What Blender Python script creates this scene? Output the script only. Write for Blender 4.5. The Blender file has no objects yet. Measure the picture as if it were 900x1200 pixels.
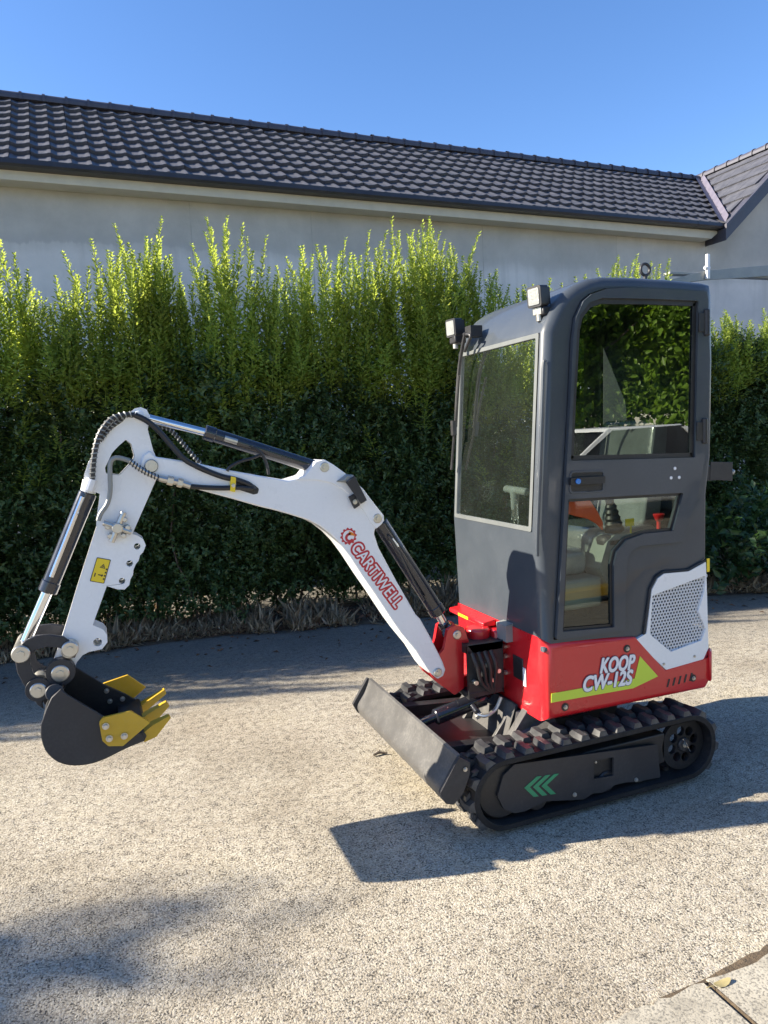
import bpy, bmesh, math, random
import numpy as np
from mathutils import Vector, Matrix
from mathutils.geometry import tessellate_polygon
random.seed(7); RNG = np.random.default_rng(11)
scene = bpy.context.scene
COL = scene.collection
R = math.radians

# ------------------------------------------------------------------ camera
cam_d = bpy.data.cameras.new("camera")
cam = bpy.data.objects.new("camera", cam_d); COL.objects.link(cam)
cam_d.sensor_fit = 'VERTICAL'; cam_d.sensor_height = 36.0; cam_d.sensor_width = 27.0
cam_d.lens = 25.3; cam_d.clip_start = 0.05; cam_d.clip_end = 500
cm = [[0.93047, 0.08374, -0.35667], [-0.36317, 0.08254, -0.92806], [-0.04828, 0.99306, 0.10721]]
M4 = Matrix(((cm[0][0], cm[0][1], cm[0][2], 0), (cm[1][0], cm[1][1], cm[1][2], 0), (cm[2][0], cm[2][1], cm[2][2], 1.58), (0, 0, 0, 1)))
cam.matrix_world = M4
scene.camera = cam

# ------------------------------------------------------------------ sky, sun, exposure
SUN_ELEV, SUN_AZ = 27.5, -18.0            # light travels towards +X and a little towards -Y
sun_to = Vector((-math.cos(R(SUN_AZ)) * math.cos(R(SUN_ELEV)), -math.sin(R(SUN_AZ)) * math.cos(R(SUN_ELEV)), math.sin(R(SUN_ELEV))))
world = bpy.data.worlds.new("World"); scene.world = world; world.use_nodes = True
wn = world.node_tree.nodes; wl = world.node_tree.links
sky = wn.new("ShaderNodeTexSky"); sky.sky_type = 'NISHITA'; sky.sun_disc = False
sky.sun_elevation = R(SUN_ELEV); sky.sun_rotation = math.atan2(sun_to.x, sun_to.y)
sky.altitude = 200; sky.air_density = 1.0; sky.dust_density = 0.3; sky.ozone_density = 3.0
hs = wn.new("ShaderNodeHueSaturation"); hs.inputs["Saturation"].default_value = 1.16
tint = wn.new("ShaderNodeMix"); tint.data_type = 'RGBA'; tint.blend_type = 'MULTIPLY'; tint.inputs[0].default_value = 1.0; tint.inputs[7].default_value = (0.99, 0.925, 1.01, 1)
wl.new(sky.outputs[0], hs.inputs["Color"]); wl.new(hs.outputs[0], tint.inputs[6]); wl.new(tint.outputs[2], wn["Background"].inputs[0]); wn["Background"].inputs[1].default_value = 0.088
sun_d = bpy.data.lights.new("sun", 'SUN'); sun_d.energy = 4.8; sun_d.angle = R(0.5); sun_d.color = (1.0, 0.90, 0.74)
sun = bpy.data.objects.new("sun", sun_d); COL.objects.link(sun)
sun.rotation_euler = (-sun_to).to_track_quat('-Z', 'Y').to_euler(); sun.location = sun_to * 40
vs = scene.view_settings
vs.view_transform = 'Standard'; vs.look = 'None'; vs.exposure = 1.6; vs.gamma = 1.0; vs.use_curve_mapping = False
scene.cycles.max_bounces = 12; scene.cycles.diffuse_bounces = 7; scene.cycles.transmission_bounces = 10; scene.cycles.transparent_max_bounces = 16

# ------------------------------------------------------------------ materials
def nmat(name):
    m = bpy.data.materials.new(name); m.use_nodes = True
    nt = m.node_tree; b = nt.nodes["Principled BSDF"]
    return m, nt, b
def N(nt, t, **kw):
    n = nt.nodes.new(t)
    for k, v in kw.items(): setattr(n, k, v)
    return n
def ramp(nt, src, stops):
    r = N(nt, "ShaderNodeValToRGB"); e = r.color_ramp.elements
    while len(e) < len(stops): e.new(0.5)
    for i, (p, c) in enumerate(stops):
        e[i].position = p; e[i].color = (*c, 1) if len(c) == 3 else (c[0],) * 3 + (1,)
    nt.links.new(src, r.inputs[0]); return r
def noise(nt, scale, detail=4, rough=0.55, vec=None):
    n = N(nt, "ShaderNodeTexNoise"); n.inputs["Scale"].default_value = scale
    n.inputs["Detail"].default_value = detail; n.inputs["Roughness"].default_value = rough
    if vec: nt.links.new(vec, n.inputs["Vector"])
    return n
def bump(nt, b, src, strength, dist):
    bp = N(nt, "ShaderNodeBump"); bp.inputs["Strength"].default_value = strength; bp.inputs["Distance"].default_value = dist
    nt.links.new(src, bp.inputs["Height"]); nt.links.new(bp.outputs[0], b.inputs["Normal"]); return bp
def tc(nt): return N(nt, "ShaderNodeTexCoord").outputs["Object"]
def mixc(nt, fac, a, b):
    m = N(nt, "ShaderNodeMix", data_type='RGBA')
    if isinstance(fac, float): m.inputs[0].default_value = fac
    else: nt.links.new(fac, m.inputs[0])
    for i, c in ((6, a), (7, b)):
        if isinstance(c, tuple): m.inputs[i].default_value = (*c, 1)
        else: nt.links.new(c, m.inputs[i])
    return m.outputs[2]

def paint(name, col, rough=0.35, metal=0.0, coat=0.0, var=0.06, dust=0.12, orange=0.03, spec=0.5):
    """painted or moulded surface: slight tone drift, faint dust, uneven gloss"""
    m, nt, b = nmat(name); v = tc(nt)
    n1 = noise(nt, 6, 5, 0.6, v); n2 = noise(nt, 90, 3, 0.6, v)
    dk = tuple(c * (1 - var) for c in col); lt = tuple(min(1, c * (1 + var)) for c in col)
    c1 = ramp(nt, n1.outputs[0], [(0.3, dk), (0.7, lt)]).outputs[0]
    dm = N(nt, "ShaderNodeMath", operation='MULTIPLY'); nt.links.new(n1.outputs[0], dm.inputs[0]); nt.links.new(n2.outputs[0], dm.inputs[1])
    df = ramp(nt, dm.outputs[0], [(0.22, (0,)), (0.5, (dust,))]).outputs[0]
    nt.links.new(mixc(nt, df, c1, (0.34, 0.32, 0.28)), b.inputs["Base Color"])
    rr = ramp(nt, n1.outputs[0], [(0.25, (max(0.03, rough - 0.08),)), (0.75, (min(1, rough + 0.1),))])
    nt.links.new(rr.outputs[0], b.inputs["Roughness"])
    b.inputs["Metallic"].default_value = metal; b.inputs["Coat Weight"].default_value = coat; b.inputs["Coat Roughness"].default_value = 0.06
    b.inputs["Specular IOR Level"].default_value = spec
    if orange: bump(nt, b, n2.outputs[0], orange, 0.004)
    return m

M = {}
M['white'] = paint("white_paint", (0.80, 0.81, 0.82), 0.3, coat=0.3, var=0.03, dust=0.1)
M['cab'] = paint("cab_grey_paint", (0.050, 0.060, 0.073), 0.38, spec=0.25, coat=0.32, var=0.05, dust=0.03, orange=0.02)
M['red'] = paint("red_paint", (0.53, 0.012, 0.018), 0.3, coat=0.5, var=0.05, dust=0.04, orange=0.03)
M['charcoal'] = paint("charcoal_paint", (0.033, 0.033, 0.037), 0.45, coat=0.05, var=0.1, dust=0.05, spec=0.35)
M['blade'] = paint("blade_paint", (0.078, 0.076, 0.074), 0.42, var=0.15, dust=0.22)
M['black'] = paint("black_plastic", (0.018, 0.018, 0.02), 0.45, var=0.2, dust=0.05)
M['rubber'] = paint("rubber", (0.014, 0.014, 0.016), 0.62, var=0.3, dust=0.06, spec=0.3)
M['lug'] = paint("rubber_lug", (0.042, 0.043, 0.046), 0.4, var=0.35, dust=0.12)
M['barrel'] = paint("cylinder_black", (0.016, 0.017, 0.024), 0.18, coat=0.6, var=0.1, dust=0.02)
M['chrome'] = paint("chrome", (0.72, 0.73, 0.75), 0.12, metal=1.0, var=0.04, dust=0.0, orange=0.0)
M['zinc'] = paint("zinc_steel", (0.55, 0.53, 0.48), 0.34, metal=0.85, var=0.15, dust=0.1)
M['yellow'] = paint("yellow_paint", (0.56, 0.34, 0.02), 0.4, var=0.12, dust=0.12)
M['lime'] = paint("lime_decal", (0.55, 0.68, 0.06), 0.4, var=0.03, dust=0.02, orange=0)
M['decal_white'] = paint("white_decal", (0.78, 0.78, 0.80), 0.4, var=0.02, dust=0.02, orange=0)
M['decal_dark'] = paint("dark_decal", (0.09, 0.07, 0.13), 0.4, var=0.05, dust=0.0, orange=0)
M['decal_red'] = paint("red_decal", (0.50, 0.02, 0.035), 0.4, var=0.03, dust=0.0, orange=0)
M['decal_orange'] = paint("orange_decal", (0.75, 0.22, 0.02), 0.4, var=0.03, dust=0.0, orange=0)
M['decal_yellow'] = paint("yellow_decal", (0.80, 0.58, 0.02), 0.4, var=0.03, dust=0.0, orange=0)
M['decal_green'] = paint("green_decal", (0.03, 0.26, 0.12), 0.4, var=0.06, dust=0.0, orange=0)
M['seal'] = paint("pale_window_trim", (0.12, 0.13, 0.13), 0.45, var=0.05, dust=0.05)
M['seal_grey'] = paint("grey_grille", (0.58, 0.59, 0.61), 0.4, var=0.05, dust=0.05)
M['seat'] = paint("seat_vinyl", (0.03, 0.03, 0.033), 0.5, var=0.15, dust=0.05)
M['film'] = paint("clear_plastic_wrap", (0.20, 0.22, 0.22), 0.16, coat=0.8, var=0.25, dust=0.0, orange=0.6)
M['console'] = paint("console_plastic", (0.20, 0.23, 0.20), 0.45, var=0.1, dust=0.1)
M['orange'] = paint("orange_cloth", (0.66, 0.10, 0.03), 0.6, var=0.2, dust=0.0, orange=0.3)
M['knob_red'] = paint("red_plastic", (0.6, 0.02, 0.02), 0.3, var=0.1, dust=0.0)
M['grey_handle'] = paint("grey_handle", (0.62, 0.64, 0.62), 0.4, var=0.06, dust=0.0)
M['blue'] = paint("blue_lock", (0.05, 0.22, 0.6), 0.25, var=0.1, dust=0.0)
M['galv'] = paint("galvanised", (0.26, 0.27, 0.26), 0.5, metal=0.3, var=0.15, dust=0.2)
M['rust'] = paint("rusty_steel", (0.25, 0.10, 0.04), 0.8, var=0.4, dust=0.1)

def glass_mat(name, tint, base, gain, rough=0.0, dust=0.0):
    m = bpy.data.materials.new(name); m.use_nodes = True; nt = m.node_tree; nt.nodes.clear()
    out = N(nt, "ShaderNodeOutputMaterial"); tr = N(nt, "ShaderNodeBsdfTransparent"); tr.inputs[0].default_value = (*tint, 1)
    gl = N(nt, "ShaderNodeBsdfGlossy"); gl.inputs["Roughness"].default_value = rough; gl.inputs[0].default_value = (0.96, 1.0, 0.97, 1)
    fr = N(nt, "ShaderNodeLayerWeight"); fr.inputs[0].default_value = 0.5
    pw = N(nt, "ShaderNodeMath", operation='POWER'); pw.inputs[1].default_value = 3.5; nt.links.new(fr.outputs["Facing"], pw.inputs[0])
    mm = N(nt, "ShaderNodeMath", operation='MULTIPLY_ADD'); mm.inputs[1].default_value = gain; mm.inputs[2].default_value = base
    nt.links.new(pw.outputs[0], mm.inputs[0])
    nz = noise(nt, 2.2, 2, 0.5, tc(nt)); bp = N(nt, "ShaderNodeBump"); bp.inputs["Strength"].default_value = 0.012; bp.inputs["Distance"].default_value = 0.02
    nt.links.new(nz.outputs[0], bp.inputs["Height"]); nt.links.new(bp.outputs[0], gl.inputs["Normal"])
    mx = N(nt, "ShaderNodeMixShader"); nt.links.new(mm.outputs[0], mx.inputs[0]); nt.links.new(tr.outputs[0], mx.inputs[1]); nt.links.new(gl.outputs[0], mx.inputs[2])
    last = mx
    if dust:                                                     # thin film of dust on the pane
        df = N(nt, "ShaderNodeBsdfDiffuse"); df.inputs[0].default_value = (0.46, 0.54, 0.47, 1)
        dn = noise(nt, 3.5, 5, 0.65, tc(nt)); dr = ramp(nt, dn.outputs[0], [(0.3, (dust*0.5,)), (0.7, (dust*1.4,))])
        last = N(nt, "ShaderNodeMixShader"); nt.links.new(dr.outputs[0], last.inputs[0]); nt.links.new(mx.outputs[0], last.inputs[1]); nt.links.new(df.outputs[0], last.inputs[2])
    nt.links.new(last.outputs[0], out.inputs[0]); return m
M['glass'] = glass_mat("tinted_glass", (0.62, 0.70, 0.65), 0.55, 0.4, dust=0.016)
M['glass_side'] = glass_mat("side_glass", (0.80, 0.86, 0.82), 0.06, 0.6)
M['glass_door'] = glass_mat("dark_tinted_glass", (0.38, 0.43, 0.38), 0.20, 0.8)
M['glass_lower'] = glass_mat("clear_door_glass", (0.70, 0.76, 0.70), 0.06, 0.7)
M['lens'] = paint("lamp_lens", (0.30, 0.31, 0.30), 0.12, coat=1.0, var=0.2, dust=0.0, orange=0.8)

def leaf_mat(name, dark, light, trans=0.45, rough=0.42, tip=None):
    m, nt, b = nmat(name)
    g = N(nt, "ShaderNodeNewGeometry")
    c = ramp(nt, g.outputs["Random Per Island"], [(0.0, dark), (0.55, tuple((a + q) / 2 for a, q in zip(dark, light))), (1.0, light)]).outputs[0]
    nz = noise(nt, 1.6, 3, 0.5, tc(nt))
    hue = N(nt, "ShaderNodeHueSaturation"); nt.links.new(c, hue.inputs["Color"])
    vr = ramp(nt, nz.outputs[0], [(0.3, (0.75,)), (0.7, (1.2,))]); nt.links.new(vr.outputs[0], hue.inputs["Value"])
    c = hue.outputs[0]
    nt.links.new(c, b.inputs["Base Color"]); b.inputs["Roughness"].default_value = rough
    b.inputs["Specular IOR Level"].default_value = 0.45
    t = N(nt, "ShaderNodeBsdfTranslucent")
    h2 = N(nt, "ShaderNodeHueSaturation"); h2.inputs["Hue"].default_value = 0.485; h2.inputs["Saturation"].default_value = 1.1; h2.inputs["Value"].default_value = 1.5
    nt.links.new(c, h2.inputs["Color"]); nt.links.new(h2.outputs[0], t.inputs[0])
    mx = N(nt, "ShaderNodeMixShader"); mx.inputs[0].default_value = trans
    nt.links.new(b.outputs[0], mx.inputs[1]); nt.links.new(t.outputs[0], mx.inputs[2])
    nt.links.new(mx.outputs[0], nt.nodes["Material Output"].inputs[0]); return m
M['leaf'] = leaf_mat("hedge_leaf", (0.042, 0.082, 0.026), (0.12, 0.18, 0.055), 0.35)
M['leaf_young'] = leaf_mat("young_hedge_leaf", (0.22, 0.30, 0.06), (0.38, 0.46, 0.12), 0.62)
M['leaf_shrub'] = leaf_mat("shrub_leaf", (0.020, 0.055, 0.018), (0.06, 0.12, 0.035), 0.3)
M['leaf_tree'] = leaf_mat("tree_leaf", (0.12, 0.22, 0.02), (0.21, 0.35, 0.04), 0.45)
M['grass'] = leaf_mat("dry_grass", (0.28, 0.215, 0.13), (0.66, 0.55, 0.38), 0.3, 0.8)
M['litter'] = leaf_mat("leaf_litter", (0.06, 0.03, 0.015), (0.20, 0.10, 0.05), 0.1, 0.8)
M['leaf_fallen'] = leaf_mat("fallen_leaf", (0.36, 0.30, 0.13), (0.45, 0.38, 0.19), 0.2, 0.7)

def bark_mat():
    m, nt, b = nmat("bark"); v = tc(nt); n = noise(nt, 30, 6, 0.65, v)
    nt.links.new(ramp(nt, n.outputs[0], [(0.3, (0.05, 0.038, 0.028)), (0.7, (0.16, 0.125, 0.09))]).outputs[0], b.inputs["Base Color"])
    b.inputs["Roughness"].default_value = 0.9; bump(nt, b, n.outputs[0], 0.6, 0.01); return m
M['bark'] = bark_mat()

def ground_mat():
    """worn exposed-aggregate paving: pale worn pebbles, dark pits between, brown and grey patches"""
    m, nt, b = nmat("exposed_aggregate"); v = tc(nt)
    w = noise(nt, 70, 2, 0.5, v)
    wv = N(nt, "ShaderNodeMix", data_type='VECTOR'); wv.inputs[0].default_value = 0.010
    nt.links.new(v, wv.inputs[4]); nt.links.new(w.outputs["Color"], wv.inputs[5])
    vo = N(nt, "ShaderNodeTexVoronoi", feature='F1'); vo.inputs["Scale"].default_value = 165; nt.links.new(wv.outputs[1], vo.inputs["Vector"])
    vo2 = N(nt, "ShaderNodeTexVoronoi", feature='F1'); vo2.inputs["Scale"].default_value = 62; nt.links.new(wv.outputs[1], vo2.inputs["Vector"])
    n_pit = noise(nt, 140, 3, 0.62, v); n_mid = noise(nt, 26, 4, 0.6, v); n_big = noise(nt, 1.1, 5, 0.6, v); n_big2 = noise(nt, 0.35, 3, 0.5, v)
    sep = N(nt, "ShaderNodeSeparateColor"); nt.links.new(vo.outputs["Color"], sep.inputs[0])
    stone = ramp(nt, sep.outputs[0], [(0.0, (0.25, 0.22, 0.17)), (0.25, (0.37, 0.325, 0.25)), (0.6, (0.445, 0.40, 0.315)), (0.85, (0.53, 0.485, 0.39)), (1.0, (0.38, 0.35, 0.31))]).outputs[0]
    pitsum = N(nt, "ShaderNodeMath", operation='MULTIPLY_ADD'); pitsum.inputs[1].default_value = 0.45
    nt.links.new(n_mid.outputs[0], pitsum.inputs[0]); nt.links.new(n_pit.outputs[0], pitsum.inputs[2])
    pit = ramp(nt, pitsum.outputs[0], [(0.585, (1,)), (0.66, (0,))]).outputs[0]
    c = mixc(nt, pit, stone, (0.085, 0.078, 0.068))
    big = ramp(nt, n_big.outputs[0], [(0.35, (0.74, 0.72, 0.70)), (0.55, (1.0, 1.0, 1.0)), (0.75, (1.10, 1.08, 1.0))]).outputs[0]
    ml = N(nt, "ShaderNodeMix", data_type='RGBA', blend_type='MULTIPLY'); ml.inputs[0].default_value = 1.0
    nt.links.new(c, ml.inputs[6]); nt.links.new(big, ml.inputs[7]); c = ml.outputs[2]
    brown = ramp(nt, n_big2.outputs[0], [(0.5, (0,)), (0.75, (0.35,))]).outputs[0]
    c = mixc(nt, brown, c, (0.27, 0.20, 0.12))
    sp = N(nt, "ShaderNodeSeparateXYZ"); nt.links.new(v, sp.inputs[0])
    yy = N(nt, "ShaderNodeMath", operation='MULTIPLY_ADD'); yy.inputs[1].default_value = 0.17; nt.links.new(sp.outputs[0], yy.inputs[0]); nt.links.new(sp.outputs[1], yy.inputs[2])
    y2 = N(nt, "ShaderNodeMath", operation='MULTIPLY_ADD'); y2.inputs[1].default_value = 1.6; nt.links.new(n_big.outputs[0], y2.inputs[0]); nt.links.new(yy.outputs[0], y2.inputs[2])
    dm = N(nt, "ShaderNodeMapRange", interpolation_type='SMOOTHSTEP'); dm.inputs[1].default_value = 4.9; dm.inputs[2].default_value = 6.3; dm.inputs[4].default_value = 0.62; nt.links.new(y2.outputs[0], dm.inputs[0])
    c = mixc(nt, dm.outputs[0], c, (0.085, 0.083, 0.080))                # hedge side of the drive darkened in the colour to deepen the hedge's shade
    nt.links.new(c, b.inputs["Base Color"]); b.inputs["Roughness"].default_value = 0.85; b.inputs["Specular IOR Level"].default_value = 0.25
    inv = N(nt, "ShaderNodeMath", operation='SUBTRACT'); inv.inputs[0].default_value = 1.0; nt.links.new(pit, inv.inputs[1])
    h1 = N(nt, "ShaderNodeMath", operation='MULTIPLY_ADD'); h1.inputs[1].default_value = -0.45
    nt.links.new(vo.outputs["Distance"], h1.inputs[0]); nt.links.new(inv.outputs[0], h1.inputs[2])
    h2 = N(nt, "ShaderNodeMath", operation='MULTIPLY_ADD'); h2.inputs[1].default_value = 0.6
    nt.links.new(n_pit.outputs[0], h2.inputs[0]); nt.links.new(h1.outputs[0], h2.inputs[2])
    bump(nt, b, h2.outputs[0], 0.75, 0.0048)
    return m
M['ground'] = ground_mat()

def slab_mat():
    m, nt, b = nmat("weathered_concrete"); v = tc(nt)
    n1 = noise(nt, 9, 6, 0.65, v); n2 = noise(nt, 140, 3, 0.6, v)
    c = ramp(nt, n1.outputs[0], [(0.28, (0.26, 0.235, 0.185)), (0.5, (0.40, 0.365, 0.29)), (0.75, (0.47, 0.435, 0.35))]).outputs[0]
    p = ramp(nt, n2.outputs[0], [(0.38, (0.8,)), (0.50, (0,))]).outputs[0]
    nt.links.new(mixc(nt, p, c, (0.13, 0.12, 0.10)), b.inputs["Base Color"]); b.inputs["Roughness"].default_value = 0.85
    bump(nt, b, n2.outputs[0], 0.4, 0.004); return m
M['slab'] = slab_mat()
def soil_mat():
    m, nt, b = nmat("soil"); v = tc(nt); n1 = noise(nt, 14, 7, 0.7, v)
    nt.links.new(ramp(nt, n1.outputs[0], [(0.3, (0.05, 0.038, 0.025)), (0.7, (0.16, 0.115, 0.07))]).outputs[0], b.inputs["Base Color"])
    b.inputs["Roughness"].default_value = 0.95; bump(nt, b, n1.outputs[0], 1.0, 0.03); return m
M['soil'] = soil_mat()

def wall_mat():
    """grey cement render: two coats with a ragged lap line, vertical streaks, blotches"""
    m, nt, b = nmat("cement_render"); v = tc(nt)
    sep = N(nt, "ShaderNodeSeparateXYZ"); nt.links.new(v, sep.inputs[0])
    n1 = noise(nt, 1.0, 8, 0.68, v); n3 = noise(nt, 40, 3, 0.6, v)
    mp = N(nt, "ShaderNodeMapping"); mp.inputs["Scale"].default_value = (3.0, 3.0, 0.25); nt.links.new(v, mp.inputs[0]); n2 = noise(nt, 1.6, 4, 0.6, mp.outputs[0])
    mp2 = N(nt, "ShaderNodeMapping"); mp2.inputs["Scale"].default_value = (1.0, 1.0, 0.05); nt.links.new(v, mp2.inputs[0]); n4 = noise(nt, 3.0, 6, 0.7, mp2.outputs[0])
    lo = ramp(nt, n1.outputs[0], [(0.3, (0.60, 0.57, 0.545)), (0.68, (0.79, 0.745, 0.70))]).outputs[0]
    hi = ramp(nt, n1.outputs[0], [(0.3, (0.42, 0.40, 0.36)), (0.68, (0.60, 0.57, 0.52))]).outputs[0]  # upper coat's own beige, with the shade under the eave darkened into it
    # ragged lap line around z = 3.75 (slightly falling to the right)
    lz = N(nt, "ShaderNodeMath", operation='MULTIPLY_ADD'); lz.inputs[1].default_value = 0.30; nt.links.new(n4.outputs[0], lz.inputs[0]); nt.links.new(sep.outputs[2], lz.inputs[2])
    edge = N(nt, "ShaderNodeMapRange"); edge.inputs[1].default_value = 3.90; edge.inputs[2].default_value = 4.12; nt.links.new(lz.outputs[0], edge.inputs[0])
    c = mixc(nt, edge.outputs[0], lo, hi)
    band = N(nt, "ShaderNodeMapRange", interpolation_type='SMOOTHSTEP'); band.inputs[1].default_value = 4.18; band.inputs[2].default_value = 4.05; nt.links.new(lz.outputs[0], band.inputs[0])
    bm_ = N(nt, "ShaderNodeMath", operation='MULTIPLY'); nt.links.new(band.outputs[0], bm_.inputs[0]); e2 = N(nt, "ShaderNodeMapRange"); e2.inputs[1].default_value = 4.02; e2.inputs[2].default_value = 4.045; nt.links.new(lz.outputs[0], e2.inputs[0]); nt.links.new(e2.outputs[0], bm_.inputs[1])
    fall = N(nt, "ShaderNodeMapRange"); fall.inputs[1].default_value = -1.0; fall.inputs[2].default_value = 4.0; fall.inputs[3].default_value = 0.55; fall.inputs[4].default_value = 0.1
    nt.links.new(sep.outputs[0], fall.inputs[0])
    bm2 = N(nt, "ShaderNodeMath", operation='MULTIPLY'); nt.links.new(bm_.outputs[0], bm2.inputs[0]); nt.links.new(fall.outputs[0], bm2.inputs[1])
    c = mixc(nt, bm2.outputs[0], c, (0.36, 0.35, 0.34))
    st = ramp(nt, n2.outputs[0], [(0.48, (0,)), (0.78, (0.6,))]).outputs[0]
    c = mixc(nt, st, c, (0.45, 0.435, 0.40))
    nt.links.new(c, b.inputs["Base Color"]); b.inputs["Roughness"].default_value = 0.9; bump(nt, b, n3.outputs[0], 0.25, 0.006); return m
M['wall'] = wall_mat()
M['joint'] = paint("joint_line", (0.42, 0.405, 0.37), 0.9, var=0.2, dust=0.0)  # tone of the vertical joint lines in the wall render
M['eave'] = paint("eave_board", (0.60, 0.56, 0.46), 0.7, var=0.08, dust=0.1)
M['tile'] = paint("roof_tile", (0.066, 0.068, 0.082), 0.62, var=0.25, dust=0.06, orange=0.5)
M['cap'] = paint("ridge_cap", (0.055, 0.055, 0.075), 0.5, var=0.15, dust=0.05)
M['gutter'] = paint("gutter_metal", (0.040, 0.037, 0.040), 0.35, var=0.1, dust=0.03)
M['flash'] = paint("valley_flashing", (0.13, 0.12, 0.16), 0.5, var=0.1, dust=0.1)
M['tyre'] = M['rubber']

# ------------------------------------------------------------------ geometry helpers
class MB:
    def __init__(s): s.v = []; s.f = []
    def add(s, vs, fs):
        o = len(s.v); s.v += [tuple(p) for p in vs]; s.f += [tuple(i + o for i in f) for f in fs]; return s
    def box(s, a, b):
        x0, y0, z0 = a; x1, y1, z1 = b
        return s.add([(x0,y0,z0),(x1,y0,z0),(x1,y1,z0),(x0,y1,z0),(x0,y0,z1),(x1,y0,z1),(x1,y1,z1),(x0,y1,z1)],
                     [(0,3,2,1),(4,5,6,7),(0,1,5,4),(1,2,6,5),(2,3,7,6),(3,0,4,7)])
    def loft(s, rings, close=True, cap0=True, cap1=True):
        n = len(rings[0]); o = len(s.v)
        for r in rings: s.v += [tuple(p) for p in r]
        for k in range(len(rings) - 1):
            for i in range(n if close else n - 1):
                j = (i + 1) % n; s.f.append((o+k*n+i, o+k*n+j, o+(k+1)*n+j, o+(k+1)*n+i))
        if cap0: s.f.append(tuple(o + i for i in range(n))[::-1])
        if cap1: s.f.append(tuple(o + (len(rings)-1)*n + i for i in range(n)))
        return s
    def cap(s, loops):
        """flat face with holes"""
        loops = [[Vector(p) for p in l] for l in loops]
        flat = [p for l in loops for p in l]
        return s.add(flat, [tuple(t) for t in tessellate_polygon(loops)])
    def prism(s, poly, y0, y1, holes=(), ax='y'):
        def P(p, d):
            if ax == 'y': return (p[0], d, p[1])
            if ax == 'z': return (p[0], p[1], d)
            return (d, p[0], p[1])
        for d in (y0, y1): s.cap([[P(p, d) for p in l] for l in [poly, *holes]])
        for l in [poly, *holes]:
            s.loft([[P(p, y0) for p in l], [P(p, y1) for p in l]], cap0=False, cap1=False)
        return s
    def tube(s, pts, r, n=10, caps=True):
        pts = [Vector(p) for p in pts]; rr = r if isinstance(r, (list, tuple)) else [r] * len(pts)
        rings = []; up = None
        for i, p in enumerate(pts):
            t = (pts[min(i+1, len(pts)-1)] - pts[max(i-1, 0)]).normalized()
            if up is None:
                up = Vector((0,0,1)) if abs(t.z) < 0.9 else Vector((1,0,0))
            a = (up - t * up.dot(t)).normalized(); b = t.cross(a); up = a
            rings.append([p + (a*math.cos(2*math.pi*k/n) + b*math.sin(2*math.pi*k/n)) * rr[i] for k in range(n)])
        return s.loft(rings, cap0=caps, cap1=caps)
    def cyl(s, p0, p1, r0, r1=None, n=20, ch=0.0):
        p0 = Vector(p0); p1 = Vector(p1); r1 = r0 if r1 is None else r1
        t = (p1 - p0).normalized()
        if ch: return s.tube_st([p0, p0 + t*ch, p1 - t*ch, p1], [r0 - ch, r0, r1, r1 - ch], t, n)
        return s.tube_st([p0, p1], [r0, r1], t, n)
    def tube_st(s, pts, rr, t, n):
        up = Vector((0,0,1)) if abs(t.z) < 0.9 else Vector((1,0,0))
        a = (up - t*up.dot(t)).normalized(); b = t.cross(a)
        return s.loft([[p + (a*math.cos(2*math.pi*k/n) + b*math.sin(2*math.pi*k/n))*r for k in range(n)] for p, r in zip(pts, rr)])
    def disc_holes(s, c, r, holes, y0, y1, n=36):
        return s.prism(circ(c, r, n), y0, y1, holes)

def circ(c, r, n=20, a0=0.0, a1=2*math.pi, full=True):
    m = n if full else n - 1
    return [(c[0] + r*math.cos(a0 + (a1-a0)*k/m), c[1] + r*math.sin(a0 + (a1-a0)*k/m)) for k in range(n)]
def area2(p): return sum(p[i][0]*p[(i+1)%len(p)][1] - p[(i+1)%len(p)][0]*p[i][1] for i in range(len(p)))
def fil(poly, r, n=5, rr=None):
    """round the corners of a polygon; rr: dict of corner index -> radius"""
    out = []; m = len(poly)
    for i in range(m):
        p = Vector(poly[i]); a = Vector(poly[i-1]); b = Vector(poly[(i+1) % m])
        q = (rr or {}).get(i, r); u = (a-p); v = (b-p); lu, lv = u.length, v.length; u /= lu; v /= lv
        ang = u.angle(v)
        if q <= 0 or ang > 3.08: out.append(tuple(p)); continue
        d = min(q / math.tan(ang/2), 0.48*lu, 0.48*lv)
        for k in range(n+1):
            t = k/n; out.append(tuple((p+u*d)*(1-t)**2 + p*2*t*(1-t) + (p+v*d)*t*t))
    return out
def spl(pts, n=6):
    """smooth curve through points"""
    P = [Vector(p) for p in pts]; out = []
    for i in range(len(P)-1):
        a = P[max(i-1,0)]; b = P[i]; c = P[i+1]; d = P[min(i+2,len(P)-1)]
        for k in range(n):
            t = k/n; out.append(0.5*((2*b) + (c-a)*t + (2*a-5*b+4*c-d)*t*t + (3*b-a-3*c+d)*t**3))
    out.append(P[-1]); return out
def inset(poly, ds):
    s = 1 if area2(poly) > 0 else -1; out = []; m = len(poly)
    for i in range(m):
        a = Vector(poly[i-1]); p = Vector(poly[i]); b = Vector(poly[(i+1)%m])
        e1 = (p-a).normalized(); e2 = (b-p).normalized()
        n1 = Vector((-e1.y, e1.x))*s; n2 = Vector((-e2.y, e2.x))*s
        out.append(tuple(p + (n1+n2)/max(0.4, 1+n1.dot(n2))*ds[i]))
    return out
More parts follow.
